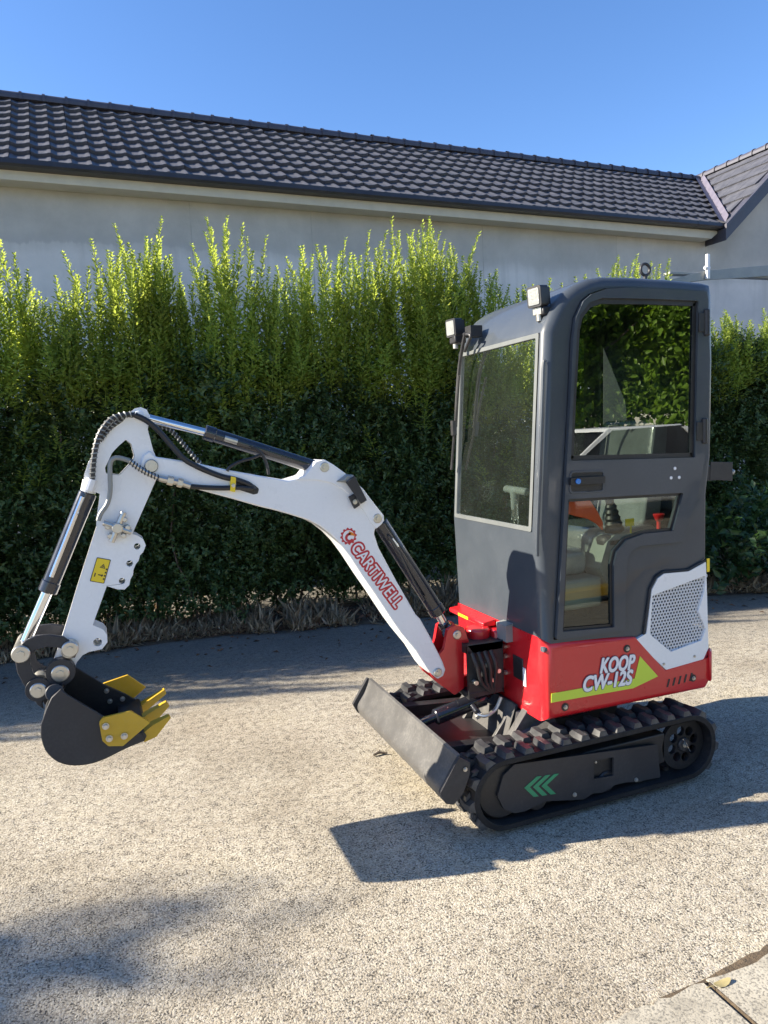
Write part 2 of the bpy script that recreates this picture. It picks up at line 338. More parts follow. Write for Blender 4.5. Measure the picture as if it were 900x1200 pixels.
def slab_round(mb, poly, y0, y1, rad, holes=(), n=5, r_far=None):
    """outline in XZ extruded from y0 to y1 with the edges towards y0 (and y1) rounded by per-corner radii"""
    rad = rad if isinstance(rad, list) else [rad]*len(poly)
    rings = []
    for k in range(n+1):
        t = math.pi/2*(1 - k/n)
        ins = inset(poly, [q*(1-math.cos(t)) for q in rad])
        rings.append([(p[0], y0 + q*(1-math.sin(t)), p[1]) for p, q in zip(ins, rad)])
    rf = rad if r_far is None else [r_far]*len(poly)
    for k in range(n+1):
        t = math.pi/2*(k/n)
        ins = inset(poly, [q*(1-math.cos(t)) for q in rf])
        rings.append([(p[0], y1 - q*(1-math.sin(t)), p[1]) for p, q in zip(ins, rf)])
    return rings

ORG = [Vector((0,0,0))]
def link(o, parent=None):
    COL.objects.link(o)
    if parent: o.parent = parent
    return o
def mesh_of(name, mb, mats, smooth=32, off=True):
    bm = bmesh.new(); g = ORG[0] if off else Vector((0,0,0))
    vs_ = [bm.verts.new(Vector(p) - g) for p in mb.v]
    for f in mb.f:
        try: bm.faces.new([vs_[i] for i in f])
        except ValueError: pass
    bmesh.ops.remove_doubles(bm, verts=bm.verts, dist=2e-5)
    bmesh.ops.recalc_face_normals(bm, faces=bm.faces)
    me = bpy.data.meshes.new(name); bm.to_mesh(me); bm.free()
    for m in (mats if isinstance(mats, (list, tuple)) else [mats]): me.materials.append(m)
    if smooth:
        for p in me.polygons: p.use_smooth = True
        me.set_sharp_from_angle(angle=R(smooth))
    return me
def part(name, mb, mat, parent, bevel=0.0, smooth=32, seg=2, label=None):
    o = bpy.data.objects.new(name, mesh_of(name, mb, mat, smooth)); link(o, parent)
    if bevel:
        b = o.modifiers.new("bevel", 'BEVEL'); b.width = bevel; b.segments = seg; b.limit_method = 'ANGLE'; b.angle_limit = R(38)
        b.use_clamp_overlap = True; b.harden_normals = False
    if label: o["label"] = label
    return o
def place(name, me, parent, loc, rot=(0,0,0), scale=None):
    o = bpy.data.objects.new(name, me); link(o, parent); o.location = Vector(loc) - ORG[0]; o.rotation_euler = rot
    if scale: o.scale = scale
    return o
def thing(name, label, cat, loc, group=None):
    o = bpy.data.objects.new(name, None); COL.objects.link(o); o.location = loc; o.empty_display_size = 0.2
    o["label"] = label; o["category"] = cat
    if group: o["group"] = group
    ORG[0] = Vector(loc); return o
def structure(name, mb, mat, smooth=None):
    ORG[0] = Vector((0,0,0))
    o = bpy.data.objects.new(name, mesh_of(name, mb, mat, smooth)); COL.objects.link(o); o["kind"] = "structure"; return o
def bulk(name, v, t, mats, smooth=False):
    me = bpy.data.meshes.new(name); nv, nt_ = len(v), len(t)
    me.vertices.add(nv); me.vertices.foreach_set("co", np.asarray(v, dtype=np.float32).ravel())
    me.loops.add(nt_*3); me.loops.foreach_set("vertex_index", np.asarray(t, dtype=np.int32).ravel())
    me.polygons.add(nt_); me.polygons.foreach_set("loop_start", np.arange(0, nt_*3, 3, dtype=np.int32))
    me.update(calc_edges=True); me.materials.append(mats)
    if smooth: me.polygons.foreach_set("use_smooth", np.ones(nt_, dtype=bool))
    return me
def leaves(pos, d, nrm, ln, wd, fold=0.25, droop=0.12):
    """folded leaf blades, two faces each side of the midrib merged to two triangles"""
    d = d/np.linalg.norm(d, axis=1, keepdims=True)
    s = np.cross(d, nrm); s /= np.maximum(1e-6, np.linalg.norm(s, axis=1, keepdims=True)); u = np.cross(s, d)
    ln = ln[:,None]; wd = wd[:,None]
    a = pos; b = pos + d*ln*0.45 + s*wd*0.5 + u*wd*fold; c = pos + d*ln - u*ln*droop; e = pos + d*ln*0.45 - s*wd*0.5 + u*wd*fold
    n = len(pos); v = np.stack([a,b,c,e], 1).reshape(-1,3)
    i = (np.arange(n)*4)[:,None]
    t = np.concatenate([i + np.array([[0,1,2]]), i + np.array([[0,2,3]])], 1).reshape(-1,3)
    return v, t
def rdir(n):
    v = RNG.normal(size=(n,3)); return v/np.linalg.norm(v, axis=1, keepdims=True)

def text_mesh(body, shear=0.0, offset=0.0, space=1.0, extrude=0.0):
    cu = bpy.data.curves.new("t", 'FONT'); cu.body = body; cu.size = 1.0; cu.shear = shear; cu.offset = offset; cu.space_character = space; cu.extrude = extrude
    o = bpy.data.objects.new("t", cu); COL.objects.link(o)
    me = bpy.data.meshes.new_from_object(o.evaluated_get(bpy.context.evaluated_depsgraph_get()))
    bpy.data.objects.remove(o); return me
def lettering(name, body, p0, p1, height, y, mat, parent, shear=0.0, offset=0.0, space=1.0, ref=None):
    """letters lying in the XZ plane at depth y, baseline p0 -> p1"""
    base = text_mesh(body, shear, 0.0, space)
    xs = [v.co.x for v in base.vertices]; zs = [v.co.y for v in base.vertices]; x0, x1, z0, z1 = min(xs), max(xs), min(zs), max(zs)
    a = Vector(p0); b = Vector(p1); L = (b-a).length; u = (b-a)/L; w = Vector((-u.y, u.x)); sx = L/(x1-x0); sz = height/(z1-z0)
    pv = [a + u*(v.co.x-x0)*sx + w*(v.co.y-z0)*sz for v in base.vertices]; pf_ = [tuple(p.vertices) for p in base.polygons]
    sh_ = [(0, 0)] + ([(offset*math.cos(q), offset*math.sin(q)) for q in np.arange(20)*math.pi/10] + [(offset*0.5*math.cos(q), offset*0.5*math.sin(q)) for q in np.arange(8)*math.pi/4] if offset else [])
    mbt = MB()
    for i, (dx, dz) in enumerate(sh_): mbt.add([(q.x+dx, y + i*0.000012, q.y+dz) for q in pv], pf_)     # heavy strokes: the letter swept round a small circle
    me = bpy.data.meshes.new(name); me.from_pydata([tuple(Vector(p) - ORG[0]) for p in mbt.v], [], mbt.f)
    me.materials.clear(); me.materials.append(mat); me.name = name
    return link(bpy.data.objects.new(name, me), parent)

# ================================================================== GROUND
def grid_sheet(name, x0, x1, y0, y1, z, mat, mb=None):
    mb = MB().add([(x0,y0,z),(x1,y0,z),(x1,y1,z),(x0,y1,z)], [(0,1,2,3)]); return structure(name, mb, mat)
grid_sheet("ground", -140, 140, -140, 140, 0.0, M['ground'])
# planting strip under the hedge
HF = [(-9.0,5.2),(-5.0,5.5),(-2.5,5.95),(-0.85,6.0),(0.4,5.9),(1.7,5.66),(3.45,5.25),(5.0,4.85),(6.5,4.5),(9.0,4.0)]
def hfront(x):
    return np.interp(x, [p[0] for p in HF], [p[1] for p in HF])
def hface(x): return np.interp(x, [-9, -1, 2, 4, 6.5, 9], [5.80, 5.80, 5.76, 5.72, 5.60, 5.5])
mb = MB(); rr_ = random.Random(3); pts = []
for i in range(91):
    x = -9 + i*0.2; pts.append((x, float(hfront(x)) + rr_.uniform(-0.05, 0.05), 0.004))
top = [(p[0], p[1] + 0.85, 0.004) for p in pts]; mid = [(p[0], p[1] + 0.5, 0.045) for p in pts]
mb.loft([pts, mid, top], close=False, cap0=False, cap1=False)
structure("planting_bed", mb, M['soil'], 60)
# concrete slab at the lower right with a worn edge and one joint
rr_ = random.Random(5)
def slab(x0, x1):
    xs = np.arange(x0, x1 + 1e-6, 0.03); e = [(float(x), 1.438 + rr_.uniform(-0.007, 0.007)) for x in xs]
    return [(x0, -3.0), (x1, -3.0)] + e[::-1]
for a, b in ((-1.2, 1.4555), (1.4585, 4.0)):
    mbs = MB().prism(slab(a, b), -0.02, 0.012, ax='z'); structure("concrete_slab", mbs, M['slab'])
structure("joint_filler", MB().box((1.4553, -3.0, -0.02), (1.4587, 1.432, 0.0125)), M['soil'])
# dirt and moss along the slab edge
mb = MB(); e0 = []; e1 = []
for i in range(60):
    x = 1.30 + i*0.03; w = 0.012 + 0.05*max(0, math.sin(max(0, (x-1.45))*2.2))*rr_.uniform(0.6, 1.1)
    e0.append((x, 1.436, 0.008)); e1.append((x, 1.44 + w, 0.004))
mb.loft([e0, e1], close=False, cap0=False, cap1=False); structure("joint_dirt", mb, M['soil'])

# ================================================================== HOUSE
HA = R(1.6); house = thing("house", "long single storey grey rendered house with dark wavy roof tiles behind the hedge", "house", (-0.74, 8.65, 0))
house.rotation_euler = (0, 0, HA); ORG[0] = Vector((0,0,0))      # children are written in the house's own frame
HX0, HX1 = -2.3, 16.5
mbw = MB()
PITCH = math.tan(R(35.0)); EZ = 4.60; RD = 2.22; RZ = EZ + RD*PITCH
WX, WP = 10.16, 0.86                                              # foot of the valley, rise of the wing roof per metre
GX = 10.12                                                        # foot of the valley / start of the gable
mbw.box((HX0, 0.35, -0.1), (GX, 0.60, 4.62))
mbw.prism([(GX, -0.1), (HX1, -0.1), (HX1, 4.62), (13.9, 4.62), (12.02, 6.10), (GX+0.15, 4.62), (GX, 4.62)], 0.347, 0.60)
mbw.box((HX0, 0.60, -0.1), (HX0+0.25, 4.3, 4.62))
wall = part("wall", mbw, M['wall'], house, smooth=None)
for x, z0, z1 in ((3.45, 3.2, 4.43), (5.95, 2.9, 4.42), (1.95, 3.6, 4.43), (8.3, 3.0, 4.41)):
    part("render_joint", MB().box((x-0.004, 0.3485, z0), (x+0.004, 0.352, z1)), M['joint'], wall)
# eave box, gutter
mb = MB(); mb.prism([(HX0-0.1, 4.44), (9.98, 4.40), (10.14, 4.51), (10.14, 4.528), (HX0-0.1, 4.528)], 0.10, 0.346)
part("eave_box", mb, M['eave'], house, 0.006)
prof = [(-0.02,4.615),(-0.02,4.60),(-0.035,4.56),(-0.02,4.535),(0.03,4.53),(0.095,4.53),(0.095,4.62),(0.088,4.62),(0.088,4.54),(0.02,4.545),(-0.005,4.56),(-0.008,4.615)]
mb = MB().loft([[(x, p[0], p[1]) for p in prof] for x in (HX0-0.15, 10.22)])
gut = part("gutter", mb, M['gutter'], house)
for k, x in enumerate((1.43, 3.6, 6.7, 9.6)):
    mb = MB().loft([[(xx, p[0]-0.004, p[1]-0.003) for p in prof] for xx in (x-0.03, x+0.03)]); part("gutter_joint", mb, M['gutter'], gut)
# roof underlay + tiles
TW, TL, NR = 0.2035, 0.302, 9
roof = part("roof", MB().add([(HX0-0.1, 0.03, EZ-0.045), (10.2, 0.03, EZ-0.045), (10.2+RD*PITCH/WP, RD+0.03, RZ-0.03), (HX0-0.1, RD+0.03, RZ-0.03)], [(0,1,2,3)])
            .add([(HX0-0.1, RD+0.03, RZ-0.03), (20, RD+0.03, RZ-0.03), (20, 5.2, 4.4), (HX0-0.1, 5.2, 4.4)], [(0,1,2,3)]), M['cap'], house, smooth=None)
sl = math.atan(PITCH); ca, sa = math.cos(sl), math.sin(sl)
def wave(t): # a shallow pan between two rounded crests
    return 0.010*math.cos(2*math.pi*t+0.4) + 0.003*math.cos(4*math.pi*t)
def tile_mesh(clip=None):
    NX = 9; v = []; f = []
    for j, (dl, h) in enumerate(((-0.004, -0.016), (-0.008, 0.045), (-0.004, 0.050), (TL*0.5, 0.029), (TL+0.02, 0.006))):
        for i in range(NX+1):
            t = i/NX; v.append((0.002 + t*(TW-0.004), dl, h + wave(t) + (0.005*(t-0.5) if j else 0)))
    for j in range(4):
        for i in range(NX):
            a = j*(NX+1)+i; f.append((a, a+1, a+NX+2, a+NX+1))
    return v, f
tv, tf = tile_mesh(); tmb = MB().add(tv, tf)
tile_me = mesh_of("tile", tmb, M['tile'], 28, off=False)
cells = []
for r in range(NR):
    y = 0.04 + r*TL*ca; x_end = WX + 0.05 + y*PITCH/WP
    c0 = int(math.floor((HX0 + 0.05)/TW)); c1 = int((x_end)/TW)
    for c in range(c0, c1+1):
        cells.append((c, r))
def tile_x(c): return c*TW + 0.085
vis = sorted([q for q in cells if -1 <= q[0]], key=lambda q: (q[0], q[1]))
single = set(vis[:297]); trr = random.Random(9)
rest = MB()
for c, r in cells:
    x = tile_x(c); y = 0.04 + r*TL*ca; z = EZ - 0.02 + r*TL*sa
    jx, jz = trr.uniform(-0.003, 0.003), trr.uniform(-0.003, 0.003)
    if (c, r) in single:
        o = bpy.data.objects.new("tile", tile_me); link(o, roof); o.location = (x+jx, y, z+jz); o.rotation_euler = (sl, trr.uniform(-0.006, 0.006), 0)
    else:
        vv = []
        for p in tv:
            q = (x+jx+p[0], y + p[1]*ca - p[2]*sa, z+jz + p[1]*sa + p[2]*ca)
            lim = WX - 0.02 + q[1]*PITCH/WP
            vv.append((min(q[0], lim), q[1], q[2]))
        rest.add(vv, tf)
o = part("tile", rest, M['tile'], roof, smooth=28); o["kind"] = "stuff"
# ridge caps
cap_mb = MB(); pr = [(math.cos(a)*0.085, math.sin(a)*0.085-0.02) for a in np.linspace(-0.25, math.pi+0.25, 11)]
cap_mb.loft([[(x, s*p[0], s*p[1]) for p in pr] for x, s in ((0,1.18),(0.035,1.18),(0.036,1.0),(0.285,0.97))], close=False, cap0=False, cap1=False)
cap_me = mesh_of("ridge_cap", cap_mb, M['cap'], 40, off=False)
x = HX0
while x < WX + RD*PITCH/WP - 0.15:
    o = bpy.data.objects.new("ridge_cap", cap_me); link(o, roof); o.location = (x, RD + 0.02, RZ + 0.02 + trr.uniform(-0.004, 0.004)); o.rotation_euler = (0, trr.uniform(-0.012,0.012), trr.uniform(-0.012,0.012)); x += 0.275
# gable wing: roof slope rising to the right from the valley
def wz(xx): return EZ + (xx - WX)*WP
y_front, y_back = -0.05, RD + 0.05
def back_x(y): return WX + (y*PITCH)/WP                         # where wing slope meets the main slope
WR = 12.02                                                         # ridge of the wing, running towards the front
wing = MB(); wing.add([(back_x(0.0), y_front, wz(back_x(0))), (WR, y_front, wz(WR)), (WR, y_back, wz(WR)), (back_x(y_back), y_back, wz(back_x(y_back)))], [(0,1,2,3)])
wing.add([(WR, y_front, wz(WR)), (WR+2.1, y_front, wz(WR)-1.8), (WR+2.1, 5.0, wz(WR)-1.8), (WR, 5.0, wz(WR))], [(0,1,2,3)])
part("wing_roof", wing, M['cap'], house, smooth=None)
wt = MB(); wl_ = math.atan(WP); cw, sw = math.cos(wl_), math.sin(wl_)
UW, UL = 0.34, 0.36
for r in range(0, 7):
    xs = WX + r*UL*cw
    for c in range(0, 8):
        ya = y_front + 0.01 + c*UW + (0.17 if r % 2 else 0); yb = ya + UW - 0.006
        ylim = (xs - WX)*WP/PITCH + 0.02
        if ya > min(ylim, y_back): continue
        yb = min(yb, ylim, y_back)
        if yb - ya < 0.03: continue
        zz = EZ + (xs-WX)*WP; h = 0.035; L = min(UL + 0.03, (WR - xs)/cw)
        if L < 0.05: continue
        ymid = (ya+yb)/2
        P0 = [(xs - sw*0.0, ya, zz), (xs, yb, zz), (xs - sw*h, yb, zz + cw*h), (xs - sw*h, ya, zz + cw*h)]
        Q0 = [(p[0] + L*cw + sw*h*0.7, p[1], p[2] + L*sw - cw*h*0.7) for p in P0]
        wt.loft([P0, Q0])
o = part("tile", wt, M['tile'], house, smooth=None); o["kind"] = "stuff"
# ridge caps of the wing, barge boards along the gable
for k in range(9):
    o = bpy.data.objects.new("ridge_cap", cap_me); link(o, house)
    o.location = (WR, y_front - 0.03 + k*0.275, wz(WR) + 0.03); o.rotation_euler = (trr.uniform(-0.012,0.012), 0, math.pi/2)
mb = MB(); mb.prism([(10.08, wz(10.08)-0.02), (WR, wz(WR)-0.02), (WR, wz(WR)+0.05), (10.08, wz(10.08)+0.05)], -0.10, -0.055)
mb.prism([(10.1, wz(10.1)-0.21), (WR, wz(WR)-0.21), (WR, wz(WR)-0.025), (10.1, wz(10.1)-0.025)], -0.07, 0.34)
part("barge_board", mb, M['cap'], house, 0.004)
mb = MB(); mb.prism([(WR+0.001, wz(WR)-0.21), (WR+2.1, wz(WR)-2.01), (WR+2.1, wz(WR)-1.75), (WR+0.001, wz(WR)+0.05)], -0.10, -0.055); part("barge_board", mb, M['cap'], house, 0.004)
# valley flashing: a lead sheet in the valley with a ragged tile edge
mb = MB(); L0 = []; L1 = []; L2 = []
for k in range(13):
    y = 0.0 + k*(RD)/12; xv = back_x(y); z = EZ + y*PITCH
    L0.append((xv - 0.13, y + 0.0, z + 0.065)); L1.append((xv + 0.0, y, z + 0.035)); L2.append((xv + 0.07, y, z + 0.10 + 0.05))
mb.loft([L0, L1, L2], close=False, cap0=False, cap1=False); part("valley_flashing", mb, M['flash'], house, smooth=None)

# scaffold standard and clamp against the gable, right edge of the picture
ORG[0] = Vector((0,0,0))
t = thing("scaffold_pole", "dark scaffold pole with a clamp standing against the grey gable wall at far right", "pole", (11.02, 8.75, 0))
part("tube", MB().cyl((11.02, 8.75, 0), (11.06, 8.75, 4.62), 0.028), M['gutter'], t)
mb = MB().box((10.99, 8.70, 4.28), (11.10, 8.80, 4.38)).cyl((10.90, 8.72, 4.33), (11.24, 8.72, 4.33), 0.022); part("clamp", mb, M['gutter'], t, 0.006)
# galvanised shelter edge between hedge and wall
t = thing("metal_shelter", "grey metal shelter roof edge with a short upright post between hedge and wall", "shelter", (7.6, 7.4, 0))
xz = [(6.81,3.338),(7.497,3.493),(8.636,3.601),(8.638,3.46),(7.497,3.37),(6.947,3.3)]
mb = MB().prism([xz[0], xz[1], xz[2], xz[3], xz[4], xz[5]], 7.40, 7.43); mb.box((xz[0][0]+0.1, 7.43, xz[1][1]-0.06), (9.6, 7.55, xz[1][1]-0.03))
part("roof_edge", mb, M['galv'], t, 0.004)
q = [(7.477,3.686),(7.477,3.375)]
part("post", MB().box((q[0][0]-0.022, 7.355, q[1][1]), (q[0][0]+0.022, 7.395, q[0][1])), M['decal_white'], t, 0.004)
part("leg", MB().box((9.5, 7.46, 0), (9.56, 7.52, xz[1][1]-0.061)), M['galv'], t)
part("bracket", MB().cyl((q[0][0]-0.05, 7.375, q[1][1]+0.14), (q[0][0]+0.03, 7.375, q[1][1]+0.14), 0.02), M['decal_white'], t)

# ================================================================== HEDGE
hedge = thing("hedge", "tall leafy green hedge with sunlit yellow green shoots in front of the grey wall", "hedge", (2.0, 6.3, 0))
TIPS = [(-9.0,3.1),(-6.0,3.1),(-4.0,3.0),(-2.0,2.9),(-1.1,2.95),*[(-.629,3.036),(-.488,3.12),(-.409,2.646),(-.178,2.919),(.132,3.146),(.415,3.351),(.665,3.042),(.756,2.853),(1.016,3.454),(1.217,3.192),(1.379,2.816)],*[(1.5,2.93),(1.689,3.187),(1.961,3.236),(2.22,3.336),(2.452,3.407),(2.875,3.46),(3.131,3.351)],*[(3.249,3.133),(3.508,3.007),(3.685,2.906),(4.01,2.931),(4.396,2.982),(4.801,3.262),(5.323,3.203)],*[(5.266,2.727),(5.8,2.779),(6.136,2.679),(6.354,2.7)],(9.0,3.0)]
TX = [p[0] for p in TIPS]; TZ = [p[1] for p in TIPS]
def tipz(x): return np.interp(x, TX, TZ)
def wob(x, z): return 0.10*np.sin(x*2.3+z*1.1) + 0.07*np.sin(x*5.1-z*3.3+1.0) + 0.05*np.sin(x*11.0+z*7.0)
def hedge_twigs(n, x0, x1):
    x = RNG.uniform(x0, x1, n)
    bt = 2.13 + 0.10*np.sin(x*1.7) + 0.08*np.sin(x*4.1+1) + 0.25*np.clip((x-5.6)/0.8, 0, 1)          # top of the dense body
    zf = RNG.random(n)**0.85; z = 0.16 + zf*(bt-0.16)
    dep = np.abs(RNG.normal(0, 0.33, n)); dep = np.where(RNG.random(n) < 0.25, RNG.uniform(0, 1.1, n), dep)
    z = np.minimum(z, np.maximum(0.3, bt - 1.1*np.clip(dep - 0.15, 0, 1) - 0.1*RNG.random(n)))
    bulge = -0.10*np.sin(np.clip(z/2.2, 0, 1)*math.pi)
    back = np.clip((0.75 - z)*0.35, 0, 0.3)                       # the foot of the hedge stands back and is thin
    y = hface(x) + 0.28 + dep + wob(x, z) + bulge + back
    keep = (z > 0.75) | (RNG.random(n) < 0.45 + 0.55*z/0.75)
    return np.stack([x, y, z], 1)[keep]
def twig_leaves(base, per, tl, ll, young=False):
    n = len(base); up = np.array([0, -0.30, 0.85]); d = up + RNG.normal(0, 0.38, (n,3)); d /= np.linalg.norm(d, axis=1, keepdims=True)
    k = np.tile(np.linspace(0.05, 1, per), n); b = np.repeat(base, per, 0); dd = np.repeat(d, per, 0)
    L = np.repeat(RNG.uniform(0.7, 1.3, n)*tl, per)
    side = rdir(n*per); side -= dd*np.sum(side*dd, 1, keepdims=True); side /= np.linalg.norm(side, axis=1, keepdims=True)
    pos = b + dd*(k*L)[:,None]; ld = side*0.85 + dd*0.5 + RNG.normal(0, 0.15, (n*per,3)); nrm = dd + RNG.normal(0, 0.3, (n*per,3))
    ln = RNG.uniform(0.7, 1.25, n*per)*ll
    return leaves(pos, ld, nrm, ln, ln*RNG.uniform(0.45, 0.6, n*per))
lx = RNG.uniform(-2.0, 8.0, 7000); lz_ = RNG.uniform(0.10, 0.75, 7000); lowt = np.stack([lx, hface(lx) + 0.30 + np.abs(RNG.normal(0, 0.3, 7000)) + 0.6*wob(lx, lz_), lz_], 1)
tw = np.concatenate([hedge_twigs(31000, -1.6, 8.2), hedge_twigs(14000, -9.0, -1.6)])
v, t_ = twig_leaves(np.concatenate([tw, lowt]), 14, 0.22, 0.043)
o = link(bpy.data.objects.new("foliage", bulk("foliage", v - np.array(ORG[0]), t_, M['leaf'])), hedge); o["kind"] = "stuff"
# inner stems seen at the foot
mb = MB(); sr = random.Random(21)
x = -6.0
while x < 8.5:
    y = float(hface(x)) + 0.65 + sr.uniform(-0.2, 0.25)
    for q in range(sr.choice((1, 2, 2))):
        a = Vector((x + sr.uniform(-0.08, 0.08), y, 0)); b = a + Vector((sr.uniform(-0.2, 0.2), sr.uniform(-0.15, 0.1), sr.uniform(0.7, 0.9))); c = b + Vector((sr.uniform(-0.2, 0.2), sr.uniform(-0.2, 0.1), sr.uniform(0.7, 1.0)))
        mb.tube(spl([a, (a+b)/2 + Vector((0.02, 0, 0)), b, c], 2), [0.012]*2 + [0.009]*3 + [0.007]*2, 5)
    x += sr.uniform(0.2, 0.5)
o = part("stem", mb, M['bark'], hedge); o["kind"] = "stuff"
# upright shoots
def shoot_mesh(h, seed):
    g = np.random.default_rng(seed); n = int(h/0.021)
    bend = g.normal(0, 0.09, 2); zz = np.linspace(0.0, 1, n)
    stem = np.stack([bend[0]*zz**2*h, bend[1]*zz**2*h, zz*h], 1)
    pos = np.repeat(stem, 4, 0); m = len(pos); az = np.tile([0, math.pi, math.pi/2, 1.5*math.pi], n) + np.repeat(g.uniform(-0.5, 0.5, n), 4) + np.repeat((np.arange(n) % 2)*0.7, 4)
    side = np.stack([np.cos(az), np.sin(az), 0*az], 1); lift = g.uniform(0.55, 1.15, m); k = np.repeat(zz, 4)
    d = side + np.array([0,0,1.0])*lift[:,None]*(0.7 + 0.8*k[:,None]); ln = g.uniform(0.8, 1.25, m)*0.052*(1.0 - 0.5*k**3)
    off = side*(np.repeat(g.uniform(0.0, 0.10, n), 4)*(1-k)**0.9)[:,None]
    sel = g.random(m) < 0.80
    v, t = leaves(pos[sel] + off[sel], d[sel], np.array([0,0,1.0]) + side[sel]*-0.5 + g.normal(0, 0.2, (sel.sum(),3)), ln[sel], ln[sel]*0.5)
    st = MB().tube([tuple(p) for p in stem[::4]], 0.0035, 4); sv = np.array(st.v); tri = []
    for f in st.f:
        for q in range(1, len(f)-1): tri.append((f[0], f[q], f[q+1]))
    return bulk("shoot", np.concatenate([v, sv]), np.concatenate([t, np.array(tri) + len(v)]), M['leaf_young'])
variants = [(0.45 + 0.13*k, shoot_mesh(0.45 + 0.13*k, 40 + k)) for k in range(7)]
sr = random.Random(77); shoots = []
peaks = [(p[0], p[1]) for p in TIPS if p[0] > -1.0 and p[0] < 8]
for (px, pz) in peaks: shoots.append((px, pz, 0.45))
for i in range(225):
    x = sr.uniform(-1.3, 8.0); tz = float(tipz(x)); shoots.append((x, tz - abs(sr.gauss(0.05, 0.26)) - 0.02, sr.uniform(0.15, 1.0)))
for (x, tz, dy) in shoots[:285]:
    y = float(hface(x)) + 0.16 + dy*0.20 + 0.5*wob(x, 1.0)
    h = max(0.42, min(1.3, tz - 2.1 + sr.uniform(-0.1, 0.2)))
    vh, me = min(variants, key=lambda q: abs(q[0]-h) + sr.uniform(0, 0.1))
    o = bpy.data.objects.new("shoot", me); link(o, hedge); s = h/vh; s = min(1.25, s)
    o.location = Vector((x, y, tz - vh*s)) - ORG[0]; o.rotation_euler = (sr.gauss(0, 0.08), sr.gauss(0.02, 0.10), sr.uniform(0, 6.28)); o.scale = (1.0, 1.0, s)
# the outlying shoots beyond the frame on the left, and those packed behind the front ones: one mass
VV = []; TT = []; off_ = 0
def mesh_arrays(me):
    v = np.empty(len(me.vertices)*3, dtype=np.float32); me.vertices.foreach_get("co", v); t = np.empty(len(me.polygons)*3, dtype=np.int32); me.loops.foreach_get("vertex_index", t)
    return v.reshape(-1, 3), t.reshape(-1, 3)
arr = [(h, *mesh_arrays(me)) for h, me in variants]
for i in range(830):
    out = i < 130
    x = sr.uniform(-9, -1.3) if out else sr.uniform(-1.3, 8.2)
    tz = float(tipz(x)) - abs(sr.gauss(0.10, 0.32)) - 0.03
    low_ = (not out) and sr.random() < 0.09                      # shoots standing out of the shaded face
    dy = sr.uniform(-0.02, 0.25) if low_ else sr.uniform(0.2, 1.0)
    if low_: tz = sr.uniform(1.5, 2.3)
    y = float(hface(x)) + 0.12 + dy*0.26 + 0.5*float(wob(x, 1.0))
    if i >= 560: tz -= sr.uniform(0.1, 0.45); tz = max(tz, 2.35); y -= 0.08
    vh, v, t = arr[min(len(arr)-1, max(0, int((tz - 2.05 - 0.45)/0.13 + sr.random()*2)))]; sc_ = sr.uniform(0.85, 1.1) * (0.6 if low_ else 1.0)
    a = sr.uniform(0, 6.28); c_, s_ = math.cos(a), math.sin(a); tx, ty = sr.gauss(0.02, 0.11), sr.gauss(-0.02, 0.08)
    w = np.stack([(v[:,0]*c_ - v[:,1]*s_) + v[:,2]*tx, (v[:,0]*s_ + v[:,1]*c_) + v[:,2]*ty, v[:,2]*sc_], 1) + np.array([x, y, tz - vh*sc_])
    VV.append(w); TT.append(t + off_); off_ += len(w)
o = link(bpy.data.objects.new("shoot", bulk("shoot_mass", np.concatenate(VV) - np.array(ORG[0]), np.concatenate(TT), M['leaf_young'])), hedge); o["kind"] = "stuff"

# dark broad-leaved shrub at the foot of the hedge, right
sh = thing("shrub", "low dark broad leaved shrub at the foot of the hedge behind the machine", "shrub", (5.35, 4.85, 0))
n = 260; bx = RNG.normal(0, 0.42, n); by = RNG.normal(0, 0.22, n); bz = np.abs(RNG.normal(0.35, 0.25, n))
base = np.stack([5.45 + bx, 4.95 + by, 0.03 + bz*np.exp(-(bx/0.7)**2)], 1)
v, t_ = twig_leaves(base, 9, 0.25, 0.085)
o = link(bpy.data.objects.new("foliage", bulk("shrub_foliage", v - np.array(ORG[0]), t_, M['leaf_shrub'])), sh); o["kind"] = "stuff"
mb = MB()
for k in range(7):
    a = 0.9*k; mb.tube([(5.45, 4.95, 0), (5.45+0.2*math.cos(a), 4.95+0.15*math.sin(a), 0.3), (5.45+0.4*math.cos(a), 4.95+0.25*math.sin(a), 0.5)], [0.012, 0.008, 0.004], 5)
part("stem", mb, M['bark'], sh)

# dry grass fringe along the paving edge
n = 30000; xx = RNG.uniform(-2.5, 6.5, n); xx = xx[(0.5 + 0.3*np.sin(xx*2.7) + 0.25*np.sin(xx*7.9+1) + 0.2*np.sin(xx*19)) > RNG.random(n)*0.9]; n = len(xx); yo = np.abs(RNG.normal(0, 0.30, n)); yy = hfront(xx) + yo + 0.06*np.sin(xx*3.1) + 0.04*np.sin(xx*9.0)
hh = RNG.uniform(0.06, 0.15, n)*(1 + 0.6*(RNG.random(n) < 0.15)*1.0 + 0.35*np.sin(xx*4.3+2))*(1.0 - 0.4*np.exp(-yo/0.06)); 
base = np.stack([xx, yy, 0.004 + 0.04*np.clip(yo/0.5, 0, 1)], 1); d = np.array([0,-0.15,1.0]) + RNG.normal(0, 0.6, (n,3)); d[:,2] = np.abs(d[:,2]) + 0.15
v, t_ = leaves(base, d, rdir(n), hh, RNG.uniform(0.0022, 0.0055, n), 0.1, 0.35)
o = bpy.data.objects.new("dry_grass", bulk("dry_grass", v, t_, M['grass'])); COL.objects.link(o); o["kind"] = "stuff"; o["label"] = "dry brown grass fringe between paving and hedge"; o["category"] = "grass"
n = 3500; xx = RNG.uniform(-2.5, 6.5, n); yy = hfront(xx) + np.where(RNG.random(n) < 0.05, -np.abs(RNG.normal(0, 0.35, n)), np.abs(RNG.normal(0.05, 0.35, n))); 
